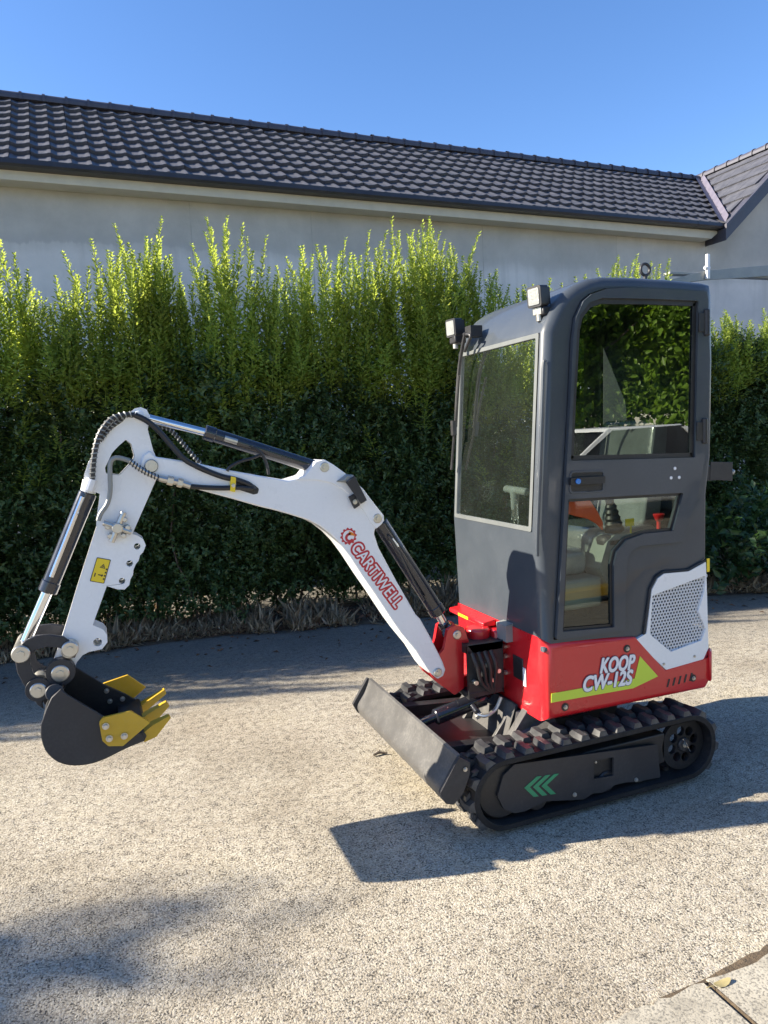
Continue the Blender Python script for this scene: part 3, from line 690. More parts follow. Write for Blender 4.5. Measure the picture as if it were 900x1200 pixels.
v, t_ = leaves(np.stack([xx, yy, np.where(yy < hfront(xx), 0.006, 0.02 + 0.05*RNG.random(n))], 1), rdir(n)*np.array([1,1,0.15]), np.array([0,0,1.0]) + RNG.normal(0, 0.4, (n,3)), RNG.uniform(0.03, 0.06, n), RNG.uniform(0.012, 0.025, n))
o = bpy.data.objects.new("leaf_litter", bulk("leaf_litter", v, t_, M['litter'])); COL.objects.link(o); o["kind"] = "stuff"; o["label"] = "brown fallen leaves under the hedge"; o["category"] = "leaves"

# ================================================================== EXCAVATOR
ex = thing("mini_excavator", "small tracked excavator with white boom, dark grey cab and red base on the paving", "excavator", (1.8, 2.8, 0.0))
YC = 2.805
bolt_mb = MB(); bolt_mb.cyl((0,0,0), (0,-0.004,0), 0.0125, n=16).cyl((0,-0.004,0), (0,-0.012,0), 0.0085, n=6, ch=0.001)
bolt_me = mesh_of("bolt", bolt_mb, M['zinc'], 30, off=False)
def bolt(parent, x, z, y, s=1.0, name="bolt", far=False):
    o = place(name, bolt_me, parent, (x, y, z), (0, 0, math.pi if far else 0), (s, s, s)); return o
def pin(parent, x, z, y0, y1, r, mat='zinc'):
    mb = MB().cyl((x, y0, z), (x, y1, z), r, n=24, ch=0.003); mb.cyl((x, y0-0.006, z), (x, y0, z), r*0.45, n=6)
    return part("pin", mb, M[mat], parent)

# ---- tracks
FX, RX, TZc, RO, RI = 1.352, 2.266, 0.165, 0.144, 0.120
def stadium(r, n=18):
    a = [(FX + r*math.cos(t), TZc + r*math.sin(t)) for t in np.linspace(math.pi/2, 1.5*math.pi, n)]
    b = [(RX + r*math.cos(t), TZc + r*math.sin(t)) for t in np.linspace(-math.pi/2, math.pi/2, n)]
    return a + b
lug_mb = MB()
def lugf(w, l, h): return [(-l/2, -w/2, 0), (l/2, -w/2, 0), (l/2, w/2, 0), (-l/2, w/2, 0)]
lug_mb.loft([[(-0.025,-0.044,-0.004),(0.024,-0.044,-0.004),(0.018,0.0,-0.004),(0.024,0.044,-0.004),(-0.025,0.044,-0.004),(-0.031,0.0,-0.004)],
             [(-0.015,-0.040,0.021),(0.011,-0.040,0.021),(0.006,0.0,0.024),(0.011,0.040,0.021),(-0.015,0.040,0.021),(-0.021,0.0,0.024)]])
lug_mb.loft([[(0.026,-0.012,-0.004),(0.046,-0.010,-0.004),(0.046,0.012,-0.004),(0.026,0.014,-0.004)], [(0.012,-0.010,0.018),(0.030,-0.008,0.014),(0.030,0.010,0.014),(0.012,0.012,0.018)]])
lug_me = mesh_of("lug", lug_mb, M['lug'], 25, off=False)
def path_at(s):
    """point and tangent angle on the belt's outer face"""
    Ls = RX - FX; La = math.pi*RO; P = 2*Ls + 2*La; s %= P
    if s < Ls: return (FX + s, TZc + RO), 0.0
    s -= Ls
    if s < La: a = math.pi/2 - s/RO; return (RX + RO*math.cos(a), TZc + RO*math.sin(a)), a - math.pi/2
    s -= La
    if s < Ls: return (RX - s, TZc - RO), -math.pi
    s -= Ls; a = -math.pi/2 - s/RO; return (FX + RO*math.cos(a), TZc + RO*math.sin(a)), a - math.pi/2
def make_track(y0, y1, near):
    tr = part("track", MB().prism(stadium(RO), y0, y1, [stadium(RI)]), M['rubber'], ex, 0.008)
    P = 2*(RX-FX) + 2*math.pi*RO; nl = 31
    for k in range(nl):
        for row in (0, 1):
            (x, z), a = path_at(P*(k + 0.5*row)/nl + 0.02)
            if z < 0.03: continue
            o = place("lug", lug_me, tr, (x, (y0+0.046) if row == 0 else (y1-0.046), z), (0, -a, 0))
            if row: o.scale = (1, -1, 1)
    # guide lugs on the inside of the belt: hint of the rubber core
    mb = MB()
    for k in range(40):
        (x, z), a = path_at(P*k/40); r_ = Vector((x, 0, z)); nrm = Vector((math.sin(-a), 0, math.cos(a)))
        c = r_ - nrm*0.03; mb.box((c.x-0.012, (y0+y1)/2-0.02, c.z-0.012), (c.x+0.012, (y0+y1)/2+0.02, c.z+0.012))
    part("guide_teeth", mb, M['rubber'], tr)
    return tr
make_track(2.33, 2.51, True); make_track(3.10, 3.28, False)
# near side frame plate
pl = [(1.349,.235),(1.4,.269),(2.103,.205),(2.12,.054),(1.992,.062),(1.934,.073),(1.881,.074),(1.816,.055),(1.769,.063),(1.722,.048),(1.585,.075),(1.541,.084),(1.496,.076),(1.441,.065),(1.394,.069),(1.346,.098),(1.32,.157)]
hole = [(1.776,.203),(1.875,.197),(1.873,.117),(1.774,.124)]
def make_side(ya, yb, near):
    fr = part("track_frame", MB().prism(fil(pl, 0.006), min(ya,yb), max(ya,yb), [fil(hole, 0.006)]), M['charcoal'], ex, 0.003)
    return fr
sf = make_side(2.352, 2.362, True); make_side(3.248, 3.258, False)
for p in [(1.676,.081),(1.988,.074)]: bolt(sf, p[0], p[1], 2.351, 0.75)
bolt(sf, *[(1.784,.196)][0], 2.351, 0.4)
for tri in ([(1.44,.164),(1.499,.198),(1.523,.195),(1.466,.161),(1.506,.114),(1.482,.117)], [(1.48,.159),(1.539,.194),(1.563,.191),(1.506,.156),(1.546,.11),(1.522,.112)], [(1.519,.154),(1.579,.19),(1.603,.187),(1.545,.152),(1.587,.105),(1.562,.108)]):
    part("chevron_mark", MB().prism(tri, 2.3498, 2.3515), M['decal_green'], sf, smooth=None)
for ya in (2.375, 3.145): part("roller_frame", MB().box((FX+0.02, ya, 0.10), (RX-0.10, ya+0.09, 0.235)), M['black'], ex, 0.006)
for yb_ in (2.365, 3.145):
    for k in range(4):
        x = FX + 0.16 + k*0.17; part("roller", MB().cyl((x, yb_, 0.088), (x, yb_+0.1, 0.088), 0.045, n=24, ch=0.006), M['black'], ex)
    part("idler_wheel", MB().cyl((FX, yb_, TZc), (FX, yb_+0.1, TZc), 0.115, n=32, ch=0.01), M['black'], ex)
    hl = [circ((RX + 0.062*math.cos(a), TZc + 0.062*math.sin(a)), 0.021, 12) for a in np.arange(8)*math.pi/4 + 0.2]
    spk = part("sprocket", MB().prism(circ((RX, TZc), 0.115, 40), yb_+0.01, yb_+0.03, hl), M['rubber'], ex, 0.002)
    part("hub", MB().cyl((RX, yb_, TZc), (RX, yb_+0.03, TZc), 0.03, n=20, ch=0.004), M['charcoal'], spk)
    if yb_ < 3:
        bolt(spk, RX, TZc, yb_, 0.9)
        part("wire", MB().tube([(RX-0.02, yb_-0.01, TZc+0.035), (RX-0.005, yb_-0.014, TZc+0.01), (RX+0.02, yb_-0.012, TZc-0.03)], 0.0022, 6), M['chrome'], spk)
# ---- undercarriage
mb = MB(); mb.box((1.60, 2.60, 0.14), (2.10, 3.01, 0.30)).cyl((1.87, YC, 0.30), (1.87, YC, 0.392), 0.24, n=40, ch=0.008)
for s in (-1, 1):
    yy_ = YC + s*0.27
    mb.box((1.62, min(yy_, yy_+s*0.10), 0.15), (2.04, max(yy_, yy_+s*0.10), 0.26))
part("chassis", mb, M['charcoal'], ex, 0.006)
for (ya, yb) in ((2.56, 2.60), (2.66, 2.68), (2.93, 2.95), (3.01, 3.05)):
    part("gusset", MB().prism([(1.42, 0.16), (1.64, 0.13), (1.72, 0.34), (1.60, 0.385)], ya, yb), M['blade'], ex, 0.003)
part("gusset", MB().loft([[(1.46, 2.50, 0.21), (1.70, 2.50, 0.33), (1.70, 2.50, 0.30), (1.47, 2.50, 0.18)], [(1.575, 2.62, 0.36), (1.72, 2.62, 0.385), (1.72, 2.62, 0.355), (1.58, 2.62, 0.33)]]), M['blade'], ex, 0.003)
part("front_plate", MB().add([(1.575, 2.62, 0.385), (1.575, 3.0, 0.385), (1.50, 3.0, 0.18), (1.50, 2.62, 0.18)], [(0,1,2,3)]).add([(1.585, 2.62, 0.385), (1.585, 3.0, 0.385), (1.51, 3.0, 0.18), (1.51, 2.62, 0.18)], [(3,2,1,0)]), M['blade'], ex)
# ---- dozer blade
NP = [(1.148,.361),(1.194,.331),(1.19,.285),(1.16,.217),(1.119,.182),(1.087,.193),(1.065,.239),(1.106,.3)]
FPt = [(1.136,.376),(1.083,.23)]; dN = Vector(NP[0]); dF = Vector(FPt[0])
def bl(q, t):  # curved mouldboard profile, front face then back face; t=0 near, 1 far
    sh_ = Vector((FPt[0][0]-NP[0][0], FPt[0][1]-NP[0][1]))*t
    return [(p[0]+sh_.x, 2.345 + (3.28-2.345)*t, p[1]+sh_.y) for p in q]
front = [tuple(p) for p in spl([NP[0], NP[7], NP[6], NP[5]], 5)]
mid_ = Vector(NP[7]); 
front = [(x + 0.018*math.sin(math.pi*i/(len(front)-1)), z) for i, (x, z) in enumerate(front)]
backp = [(x + 0.014, z + 0.004) for x, z in front][::-1]
bladep = part("dozer_blade", MB().loft([bl(front + backp, t) for t in (0, 0.25, 0.5, 0.75, 1)]), M['blade'], ex, 0.002)
part("end_plate", MB().prism(fil(NP, 0.008), 2.328, 2.346), M['charcoal'], bladep, 0.003)
sh_ = (FPt[0][0]-NP[0][0], FPt[0][1]-NP[0][1])
part("end_plate", MB().prism(fil([(p[0]+sh_[0]-0.006, p[1]+sh_[1]+0.006) for p in NP], 0.008), 3.279, 3.297), M['charcoal'], bladep, 0.003)
bolt(bladep, *[(1.171,.311)][0], 2.327, 0.7)
for yy_ in (2.56, 3.05):
    part("push_arm", MB().prism([(1.11, 0.235), (1.13, 0.315), (1.62, 0.27), (1.66, 0.20), (1.60, 0.15)], yy_-0.025, yy_+0.025), M['black'], bladep, 0.006)
part("web_plate", MB().prism([(1.12, 0.25), (1.125, 0.262), (1.60, 0.222), (1.60, 0.21)], 2.586, 3.024), M['black'], bladep, 0.003)
cpts = [(1.231,2.78,.28),(1.44,2.78,.326)]
mb = MB().cyl((1.14, 2.80, 0.30), (1.27, 2.80, 0.325), 0.020).cyl((1.27, 2.80, 0.325), (1.52, 2.80, 0.37), 0.036, n=24, ch=0.005)
mb.cyl((1.44, 2.76, 0.36), (1.44, 2.72, 0.345), 0.014).cyl((1.54, 2.74, 0.375), (1.54, 2.86, 0.375), 0.028)
part("blade_cylinder", mb, M['barrel'], bladep)
mb = MB().tube(spl([(1.44, 2.72, 0.335), (1.47, 2.70, 0.33), (1.52, 2.70, 0.35), (1.55, 2.70, 0.40)], 5), 0.009, 8).cyl((1.435, 2.725, 0.32), (1.46, 2.715, 0.335), 0.013, n=6); part("hose_fitting", mb, M['zinc'], bladep)

# ---- red upper structure
body = [(1.594,.668),(2.052,.661),(2.21,.497),(2.425,.511),(2.452,.563),(2.465,.395),(2.435,.378),(1.594,.392)]
x_f = body[0][0]
BODY = [(x_f, 0.724), (body[1][0], 0.668), (body[2][0], body[2][1]), (body[3][0], body[3][1]), (2.470, 0.545), (2.475, 0.415), (2.445, 0.372), (x_f, 0.368)]
BODY = fil(BODY, 0.008, 4, {0: 0.0, 7: 0.0, 5: 0.03, 6: 0.02})
rad = [0.055 if (p[0] < x_f + 0.06) else (0.018 if p[1] < 0.42 or p[0] > 2.43 else 0.006) for p in BODY]
bd = MB(); rg = slab_round(bd, BODY, 2.418, 3.22, rad, n=6); bd.loft(rg, cap0=False, cap1=False); bd.cap([rg[0]]); bd.cap([rg[-1]])
up = part("upper_body", bd, M['red'], ex, smooth=40)
# red front beam / swing post column under the cab
mb = MB().box((1.55, 2.735, 0.42), (1.64, 2.98, 0.69)); part("front_beam", mb, M['red'], up, 0.01)
q = [(3.105,.697),(2.795,.706)]; part("beam_top", MB().prism([(1.525,0.695),(1.595,0.695),(1.595,0.724),(1.525,0.716)], 2.80, 3.14), M['red'], up, 0.006)
part("caution_strip", MB().box((1.5235, 2.94, 0.699), (1.5249, 3.04, 0.712)), M['decal_yellow'], up)
part("bracket_plate", MB().prism(fil([(1.56,0.655),(1.625,0.655),(1.625,0.74),(1.56,0.73)], 0.004), 2.66, 2.74), M['galv'], up, 0.003)
# stripe, bolts, slots
sx = [(1.621,.496),(1.619,.458),(2.034,.446),(2.168,.476),(2.072,.581),(2.042,.487)]
part("lime_stripe", MB().prism(sx, 2.4155, 2.4172), M['lime'], up, smooth=None)
for nm, a, b, h in (("KOOP", *[(1.863,.542),(2.04,.531)], 0.062), ("CW-12S", *[(1.777,.477),(2.028,.467)], 0.062)):
    lettering("lettering", nm, a, b, h, 2.4147, M['decal_dark'], up, 0.22, 0.0062)
    lettering("lettering", nm, a, b, h, 2.4135, M['decal_white'], up, 0.22, 0.0030)
for p in [(2.004,.625),(1.686,.427),(2.365,.434)]:
    mb = MB().cyl((p[0], 2.4175, p[1]), (p[0], 2.4155, p[1]), 0.017, n=20); part("washer", mb, M['black'], up); bolt(up, p[0], p[1], 2.415, 0.72)
for k in range(5):
    p = [(2.223,.435)][0]; x = p[0] + k*0.032; z = p[1] + k*0.0015
    part("vent_slot", MB().prism(fil([(x-0.008, z-0.018), (x+0.002, z-0.018), (x+0.014, z+0.018), (x+0.004, z+0.018)], 0.003), 2.4165, 2.4178), M['black'], up)
part("rear_bumper", MB().loft([[(2.455, 2.40, 0.40), (2.50, 2.44, 0.405), (2.50, 2.44, 0.545), (2.455, 2.40, 0.55)], [(2.455, 3.2, 0.40), (2.50, 3.16, 0.405), (2.50, 3.16, 0.545), (2.455, 3.2, 0.55)]]), M['red'], up, 0.012)
# front fittings on the red face
fp = x_f - 0.001
part("front_panel_label", MB().box((fp-0.003, 2.58, 0.50), (fp+0.02, 2.66, 0.60)), M['black'], up, 0.003)
part("warning_label", MB().box((fp-0.0042, 2.555, 0.485), (fp-0.0030, 2.578, 0.565)), M['decal_white'], up)
for zz_ in (0.62, 0.575, 0.50):
    part("bolt", MB().cyl((fp-0.012, 2.72, zz_), (fp+0.004, 2.72, zz_), 0.011, n=6), M['zinc'], up)

# ---- swing bracket carrying the boom
sb = part("swing_bracket", MB().prism(fil([(1.32,.728),(1.362,.745),(1.399,.728),(1.421,.66),(1.408,.643),(1.395,.633),(1.388,.457),(1.341,.434),(1.246,.524),(1.201,.599),(1.25,.599),(1.301,.648)], 0.006), 2.739, 2.760), M['red'], ex, 0.004)
part("bracket_plate", MB().prism(fil([(1.32,.728),(1.362,.745),(1.399,.728),(1.421,.66),(1.408,.643),(1.395,.633),(1.388,.457),(1.341,.434),(1.246,.524),(1.201,.599),(1.25,.599),(1.301,.648)], 0.006), 2.840, 2.861), M['red'], sb, 0.004)
mb = MB().cyl((1.50, YC, 0.42), (1.50, YC, 0.70), 0.055, n=24, ch=0.006); mb.box((1.34, 2.762, 0.45), (1.42, 2.838, 0.50))
part("swing_post", mb, M['red'], sb, 0.004)
bx_ = [(1.368,.663),(1.509,.641),(1.51,.453),(1.36,.479)]
part("swing_frame", MB().box((1.385, 2.69, 0.425), (1.56, 2.705, 0.66)).box((1.385, 2.69, 0.62), (1.56, 2.92, 0.66)).box((1.385, 2.69, 0.425), (1.56, 2.92, 0.45)), M['black'], sb, 0.004)
for k in range(5):
    part("hydraulic_fitting", MB().cyl((1.41 + 0.028*k, 2.689, 0.50 + 0.035*(k % 3)), (1.41 + 0.028*k, 2.66, 0.50 + 0.035*(k % 3)), 0.010, n=8), M['zinc'], sb)
mb = MB()
for k in range(4):
    mb.tube(spl([(1.40 + 0.03*k, 2.675, 0.63), (1.41 + 0.03*k, 2.65, 0.57), (1.44 + 0.02*k, 2.665, 0.49), (1.50, 2.68, 0.44)], 5), 0.009, 8)
part("hose", mb, M['black'], sb)
p = [(1.364,.701)][0]; pin(sb, p[0], p[1], 2.733, 2.868, 0.020)

# ---- boom
BY0, BY1 = 2.735, 2.865
boom_px = [(.16,1.562),(.176,1.54),(.312,1.51),(.438,1.474),(.552,1.446),(.661,1.42),(.685,1.425),(.727,1.434),(.752,1.461),(.775,1.486),(.81,1.493),(.844,1.472),(.895,1.432),(.964,1.367),(1.015,1.295),(1.048,1.25),(1.049,1.229),(1.037,1.214),(1.01,1.197),(1.005,1.177),(1.021,1.119),(1.093,.971),(1.173,.818),(1.192,.797),(1.241,.701),(1.289,.595),(1.302,.555),(1.29,.529),(1.262,.52),(1.232,.548),(1.208,.582),(1.164,.661),(1.101,.748),(1.065,.804),(.996,.922),(.944,1.007),(.894,1.093),(.854,1.153),(.817,1.196),(.777,1.231),(.733,1.257),(.659,1.287),(.6,1.309),(.541,1.328),(.434,1.368),(.305,1.414),(.193,1.452),(.158,1.461),(.129,1.478),(.117,1.51),(.132,1.546)]
boom = part("boom", MB().prism(boom_px, BY0, BY1), M['white'], ex, 0.006)
ear = [(.691,1.423),(.726,1.434),(.751,1.461),(.774,1.486),(.809,1.493),(.843,1.472),(.894,1.432),(.963,1.367),(1.014,1.295),(1.047,1.251),(1.048,1.229),(1.036,1.215),(1.013,1.199),(.995,1.22),(.968,1.268),(.924,1.325),(.88,1.37),(.832,1.399),(.776,1.414)]
part("boom_ear", MB().prism(ear, 2.7295, 2.736).prism(ear, 2.864, 2.8705), M['white'], boom, 0.002)
for p, rr2 in zip([(.808,1.463),(1.02,1.241),(1.261,.552),(.159,1.507)], (0.020, 0.020, 0.019, 0.024)):
    pin(boom, p[0], p[1], 2.726, 2.874, rr2)
# working light bracket on the knee
bk = [[(.846,1.403),(.887,1.429),(.915,1.426),(.899,1.394),(.866,1.375)]]
part("lamp_guard", MB().loft([[(p[0], 2.733, p[1]) for p in [(.848,1.402),(.894,1.43),(.926,1.426),(.973,1.313),(.945,1.301),(.901,1.394)]], [(p[0], 2.70, p[1]) for p in [(.875,1.407),(.887,1.425),(.913,1.421),(.956,1.32),(.934,1.311),(.899,1.395)]]]), M['galv'], boom, 0.003)
part("lamp_housing", MB().prism([(.88,1.4),(.917,1.424),(.965,1.322),(.939,1.31)], 2.69, 2.699).prism([(.896,1.34),(.925,1.352),(.942,1.302),(.918,1.289)], 2.712, 2.726), M['charcoal'], boom, 0.003)
bolt(boom, *[(.92,1.318)][0], 2.711, 0.8)
# CARTIWELL lettering with its gear emblem
ta, tb = [(.899,1.128),(1.079,.857)]
lettering("lettering", "CARTIWELL", ta, tb, 0.047, 2.7340, M['decal_red'], boom, 0.0, 0.0088, 1.12)
lettering("lettering", "CARTIWELL", ta, tb, 0.047, 2.7330, M['decal_white'], boom, 0.0, 0.0009, 1.12)
g = [(.893,1.179)][0]; gr = 0.031
gear = []
for k in range(48):
    a = 2*math.pi*k/48; rr3 = gr*(1.13 if (k % 4) < 2 else 0.96); gear.append((g[0]+rr3*math.cos(a), g[1]+rr3*math.sin(a)))
part("gear_emblem", MB().prism(gear, 2.7336, 2.7345, [circ(g, gr*0.80, 24)]), M['decal_red'], boom, smooth=None)
ring = circ((g[0]+0.004, g[1]-0.006), gr*0.62, 18, R(70), R(330), False) + circ((g[0]+0.004, g[1]-0.006), gr*0.30, 18, R(330), R(70), False)
part("emblem_letter", MB().prism(ring, 2.7334, 2.7345), M['decal_red'], boom, smooth=None)
part("emblem_flame", MB().prism([(g[0]-0.002, g[1]+0.006), (g[0]+0.030, g[1]-0.002), (g[0]+0.020, g[1]+0.012), (g[0]+0.004, g[1]+0.020)], 2.7334, 2.7345), M['decal_orange'], boom, smooth=None)

# ---- arm
arm_px = [(.104,1.702),(.12,1.715),(.141,1.719),(.16,1.71),(.17,1.685),(.158,1.639),(.171,1.562),(.189,1.508),(.173,1.456),(.075,1.265),(.092,1.258),(.111,1.242),(.118,1.219),(.107,1.195),(.095,1.184),(.089,1.166),(.076,1.151),(.068,1.133),(.065,1.115),(.055,1.1),(.049,1.079),(.032,1.065),(.009,1.068),(-.027,1.085),(-.086,.949),(-.074,.942),(-.052,.928),(-.041,.907),(-.042,.879),(-.062,.857),(-.107,.853),(-.128,.845),(-.149,.823),(-.163,.797),(-.182,.769),(-.208,.765),(-.231,.784),(-.236,.809),(-.209,.873),(-.188,.923),(-.126,1.088),(-.044,1.297),(-.042,1.322),(-.022,1.418),(-.038,1.427),(-.066,1.436),(-.071,1.47),(-.066,1.494),(-.049,1.535),(-.026,1.566),(-.012,1.605),(.021,1.633),(.076,1.67)]
tri_hole = fil([(.081,1.606),(.098,1.589),(.106,1.547),(.099,1.529),(.049,1.48),(.004,1.489),(.003,1.51),(.03,1.56),(.053,1.583)], 0.004)
holes = [circ(p, 0.0115, 14) for p in [(.088,1.218),(.057,1.158),(.026,1.097)]] + [circ([(-.075,.884)][0], 0.015, 16)]
arm = part("arm", MB().prism(arm_px, 2.748, 2.852, [tri_hole] + holes), M['white'], ex, 0.005)
p = [(.132,1.686)][0]; pin(arm, p[0], p[1], 2.741, 2.859, 0.021, 'white')
p = [(-.169,.875)][0]; part("pin", MB().cyl((p[0], 2.705, p[1]), (p[0], 2.895, p[1]), 0.026, n=24, ch=0.004).cyl((p[0], 2.699, p[1]), (p[0], 2.705, p[1]), 0.014, n=6), M['zinc'], arm)
# warning sticker
st = [(-.051,1.193),(-.005,1.179),(-.035,1.095),(-.082,1.11)]
part("warning_sticker", MB().prism(fil(st, 0.004), 2.7462, 2.7478), M['black'], arm, smooth=None)
part("warning_sticker", MB().prism(fil(inset(st, [0.0025]*4), 0.003), 2.7455, 2.7461), M['decal_yellow'], arm, smooth=None)
sc = (Vector(st[0])+Vector(st[2]))/2; up_v = (Vector(st[0])-Vector(st[3])).normalized(); rt_v = Vector((up_v.y, -up_v.x))
def S(a, b): q = sc + rt_v*a + up_v*b; return (q.x, q.y)
icon = MB()
icon.prism([S(-0.006,0.010), S(0.004,0.026), S(0.014,0.010)], 2.7450, 2.7454, [[S(-0.002,0.0125), S(0.004,0.022), S(0.010,0.0125)]])
icon.prism([S(-0.016,-0.026), S(-0.012,-0.026), S(-0.012,-0.012), S(-0.016,-0.012)], 2.7450, 2.7454)
icon.prism([S(-0.004,-0.018), S(0.008,-0.018), S(0.008,-0.022), S(0.014,-0.016), S(0.008,-0.010), S(0.008,-0.014), S(-0.004,-0.014)], 2.7450, 2.7454)
icon.prism([S(0.002,0.014), S(0.006,0.014), S(0.006,0.019), S(0.002,0.019)], 2.7450, 2.7454)
for k in range(4): icon.prism([S(0.016,-0.030+0.012*k), S(0.021,-0.030+0.012*k), S(0.021,-0.024+0.012*k), S(0.016,-0.024+0.012*k)], 2.7450, 2.7454)
part("sticker_icon", icon, M['black'], arm, smooth=None)
# valve block on the arm
vx, vz = [(.026,1.295)][0]
mb = MB(); u1 = Vector((0.90, -0.43)); u2 = Vector((0.43, 0.90))
def vb(a, b, h, r):
    c = Vector((vx, vz)) + u1*a + u2*b; mb.cyl((c.x, 2.747, c.y), (c.x, 2.747-h, c.y), r, n=6 if r < 0.012 else 16, ch=0.002)
vb(0,0,0.045,0.019); vb(0.032,0.012,0.03,0.011); vb(-0.032,-0.008,0.03,0.011); vb(0.012,0.036,0.03,0.010); vb(-0.012,-0.036,0.03,0.011); vb(0.03,-0.02,0.028,0.010)
for (a, b) in (((-0.05,0.0),(0.05,0.0)), ((0.0,-0.055),(0.0,0.06))):
    c0 = Vector((vx, vz)) + u1*a[0] + u2*a[1]; c1 = Vector((vx, vz)) + u1*b[0] + u2*b[1]; mb.cyl((c0.x, 2.725, c0.y), (c1.x, 2.725, c1.y), 0.011, n=8)
part("valve_block", mb, M['zinc'], arm, 0.0015)

# ---- hydraulic cylinders
def cylinder(name, rod0, joint, end, rb, rr4, eye=0.024, parent=ex, port=None):
    a, j, e = Vector(rod0), Vector(joint), Vector(end); t = (e-j).normalized()
    b = part(name, MB().cyl(j, e, rb, n=28, ch=0.004).cyl(j - t*0.012, j + t*0.03, rb*1.10, n=28, ch=0.003), M['barrel'], parent)
    part("rod", MB().cyl(a, j, rr4, n=20), M['chrome'], b)
    return b
A3 = [(.141,2.8,1.688),(.375,2.8,1.617),(.795,2.8,1.46)]
ac = cylinder("arm_cylinder", A3[0], A3[1], A3[2], 0.027, 0.0155)
A3b = [(.43,2.77,1.603),(.458,2.77,1.593)]
part("port_label", MB().cyl([(.433,2.772,1.595),(.48,2.772,1.578)][0], [(.433,2.772,1.595),(.48,2.772,1.578)][1], 0.011, n=10), M['zinc'], ac)
B3 = [(1.355,2.8,.694),(1.301,2.8,.802),(1.055,2.8,1.215)]
bc = cylinder("boom_cylinder", B3[0], B3[1], B3[2], 0.034, 0.018)
part("hard_line", MB().tube([*[(1.073,2.755,1.161),(1.119,2.755,1.084),(1.182,2.755,.946),(1.222,2.755,.871)]], 0.008, 8), M['barrel'], bc)
part("port_label", MB().cyl([(1.087,2.765,1.144),(1.112,2.765,1.109)][0], [(1.087,2.765,1.144),(1.112,2.765,1.109)][1], 0.012, n=10), M['zinc'], bc)
part("rod_eye", MB().cyl([(1.342,2.765,.709)][0], [(1.376,2.835,.687)][0], 0.034, n=24, ch=0.004).cyl([(1.362,2.8,.682)][0], [(1.328,2.8,.745)][0], 0.026, n=16), M['barrel'], bc)
C3 = [(-.311,2.79,.911),(-.22,2.79,1.091),(-.062,2.79,1.424)]
kc = cylinder("bucket_cylinder", C3[0], C3[1], C3[2], 0.031, 0.020)
part("hard_line", MB().cyl([(-.079,2.755,1.412),(-.205,2.755,1.139)][0], [(-.079,2.755,1.412),(-.205,2.755,1.139)][1], 0.009, n=10), M['chrome'], kc)
part("cylinder_head", MB().cyl(C3[2], [(-.05,2.79,1.466)][0], 0.026, n=16), M['white'], kc)
# ---- hoses and fittings on the arm and boom
def hose(pts, r, mat='black', name="hose", coil=0.0, n=6):
    c = spl(pts, n); mb = MB(); mb.tube(c, r, 9); o = part(name, mb, M[mat], arm)
    if coil:
        # protective spiral wound round the hose
        cc = spl(pts, 60); path = []
        L = 0.0
        for i in range(len(cc)-1):
            d = (cc[i+1]-cc[i]); L += d.length; t = d.normalized(); a = Vector((0,1,0)); a = (a - t*a.dot(t)).normalized(); b = t.cross(a); w = L/coil*2*math.pi
            path.append(cc[i] + (a*math.cos(w)+b*math.sin(w))*(r+0.0002))
        part("spiral_guard", MB().tube(path, 0.0027, 4), M['galv'] if mat == 'black' else M['black'], o)
    return o
yh = 2.725
hose([(-.043,2.728,1.472),(-.033,2.728,1.537),(-.018,2.728,1.596),(.002,2.728,1.64),(.039,2.728,1.68),(.083,2.728,1.693),(.117,2.728,1.691)], 0.0095, coil=0.017)
hose([(.117,2.728,1.691),(.156,2.728,1.669),(.194,2.728,1.631),(.232,2.728,1.58),(.273,2.728,1.528),(.311,2.728,1.5),(.361,2.728,1.473),(.413,2.728,1.45),(.456,2.728,1.438),(.506,2.728,1.415),(.525,2.728,1.394)], 0.0105)
hose([(.289,2.722,1.424),(.341,2.722,1.416),(.409,2.722,1.409),(.466,2.722,1.407),(.517,2.722,1.398)], 0.0095)
hose([(-.006,2.738,1.604),(.016,2.738,1.632),(.043,2.738,1.659),(.077,2.738,1.682)], 0.007, coil=0.015)
hose([(.179,2.83,1.656),(.239,2.83,1.638),(.279,2.83,1.591),(.313,2.83,1.544),(.348,2.83,1.497)], 0.007, coil=0.015)
hose([(.087,2.722,1.53),(.108,2.722,1.509),(.141,2.722,1.484),(.183,2.722,1.461)], 0.009, 'zinc', coil=0.012)
hose([(-.035,2.722,1.326),(-.025,2.722,1.35),(0,2.722,1.384),(.013,2.722,1.429),(.017,2.722,1.486),(.021,2.722,1.525),(.033,2.722,1.541),(.056,2.722,1.542),(.087,2.722,1.53)], 0.0085, 'galv', "steel_pipe")
hose([(.183,2.722,1.461),(.215,2.722,1.451),(.251,2.722,1.441),(.289,2.722,1.426)], 0.0125, 'zinc', "fitting")
for q_ in ([(.21,2.722,1.453),(.23,2.722,1.447)], [(.245,2.722,1.443),(.262,2.722,1.437)]): part("fitting_nut", MB().cyl(q_[0], q_[1], 0.017, n=6), M['zinc'], arm)
hose([(.427,2.728,1.472),(.441,2.728,1.487),(.48,2.728,1.505),(.523,2.728,1.514),(.556,2.728,1.525)], 0.006)
hose([(.531,2.738,1.556),(.559,2.738,1.535),(.579,2.738,1.495),(.586,2.738,1.448)], 0.006)
sl_ = [(.445,1.445),(.533,1.408),(.545,1.389),(.534,1.373),(.442,1.406)]; part("hose_slot", MB().prism(fil([(.461,1.439),(.527,1.413),(.544,1.396),(.538,1.378),(.521,1.376),(.458,1.402)], 0.008), 2.7335, 2.7365), M['black'], boom)
cl = [(.438,1.452),(.456,1.446),(.449,1.391),(.431,1.397)]; part("hose_clamp", MB().prism(fil(cl, 0.003), 2.711, 2.735), M['decal_yellow'], boom, 0.002)
bolt(boom, *[(.444,1.417)][0], 2.711, 0.6)
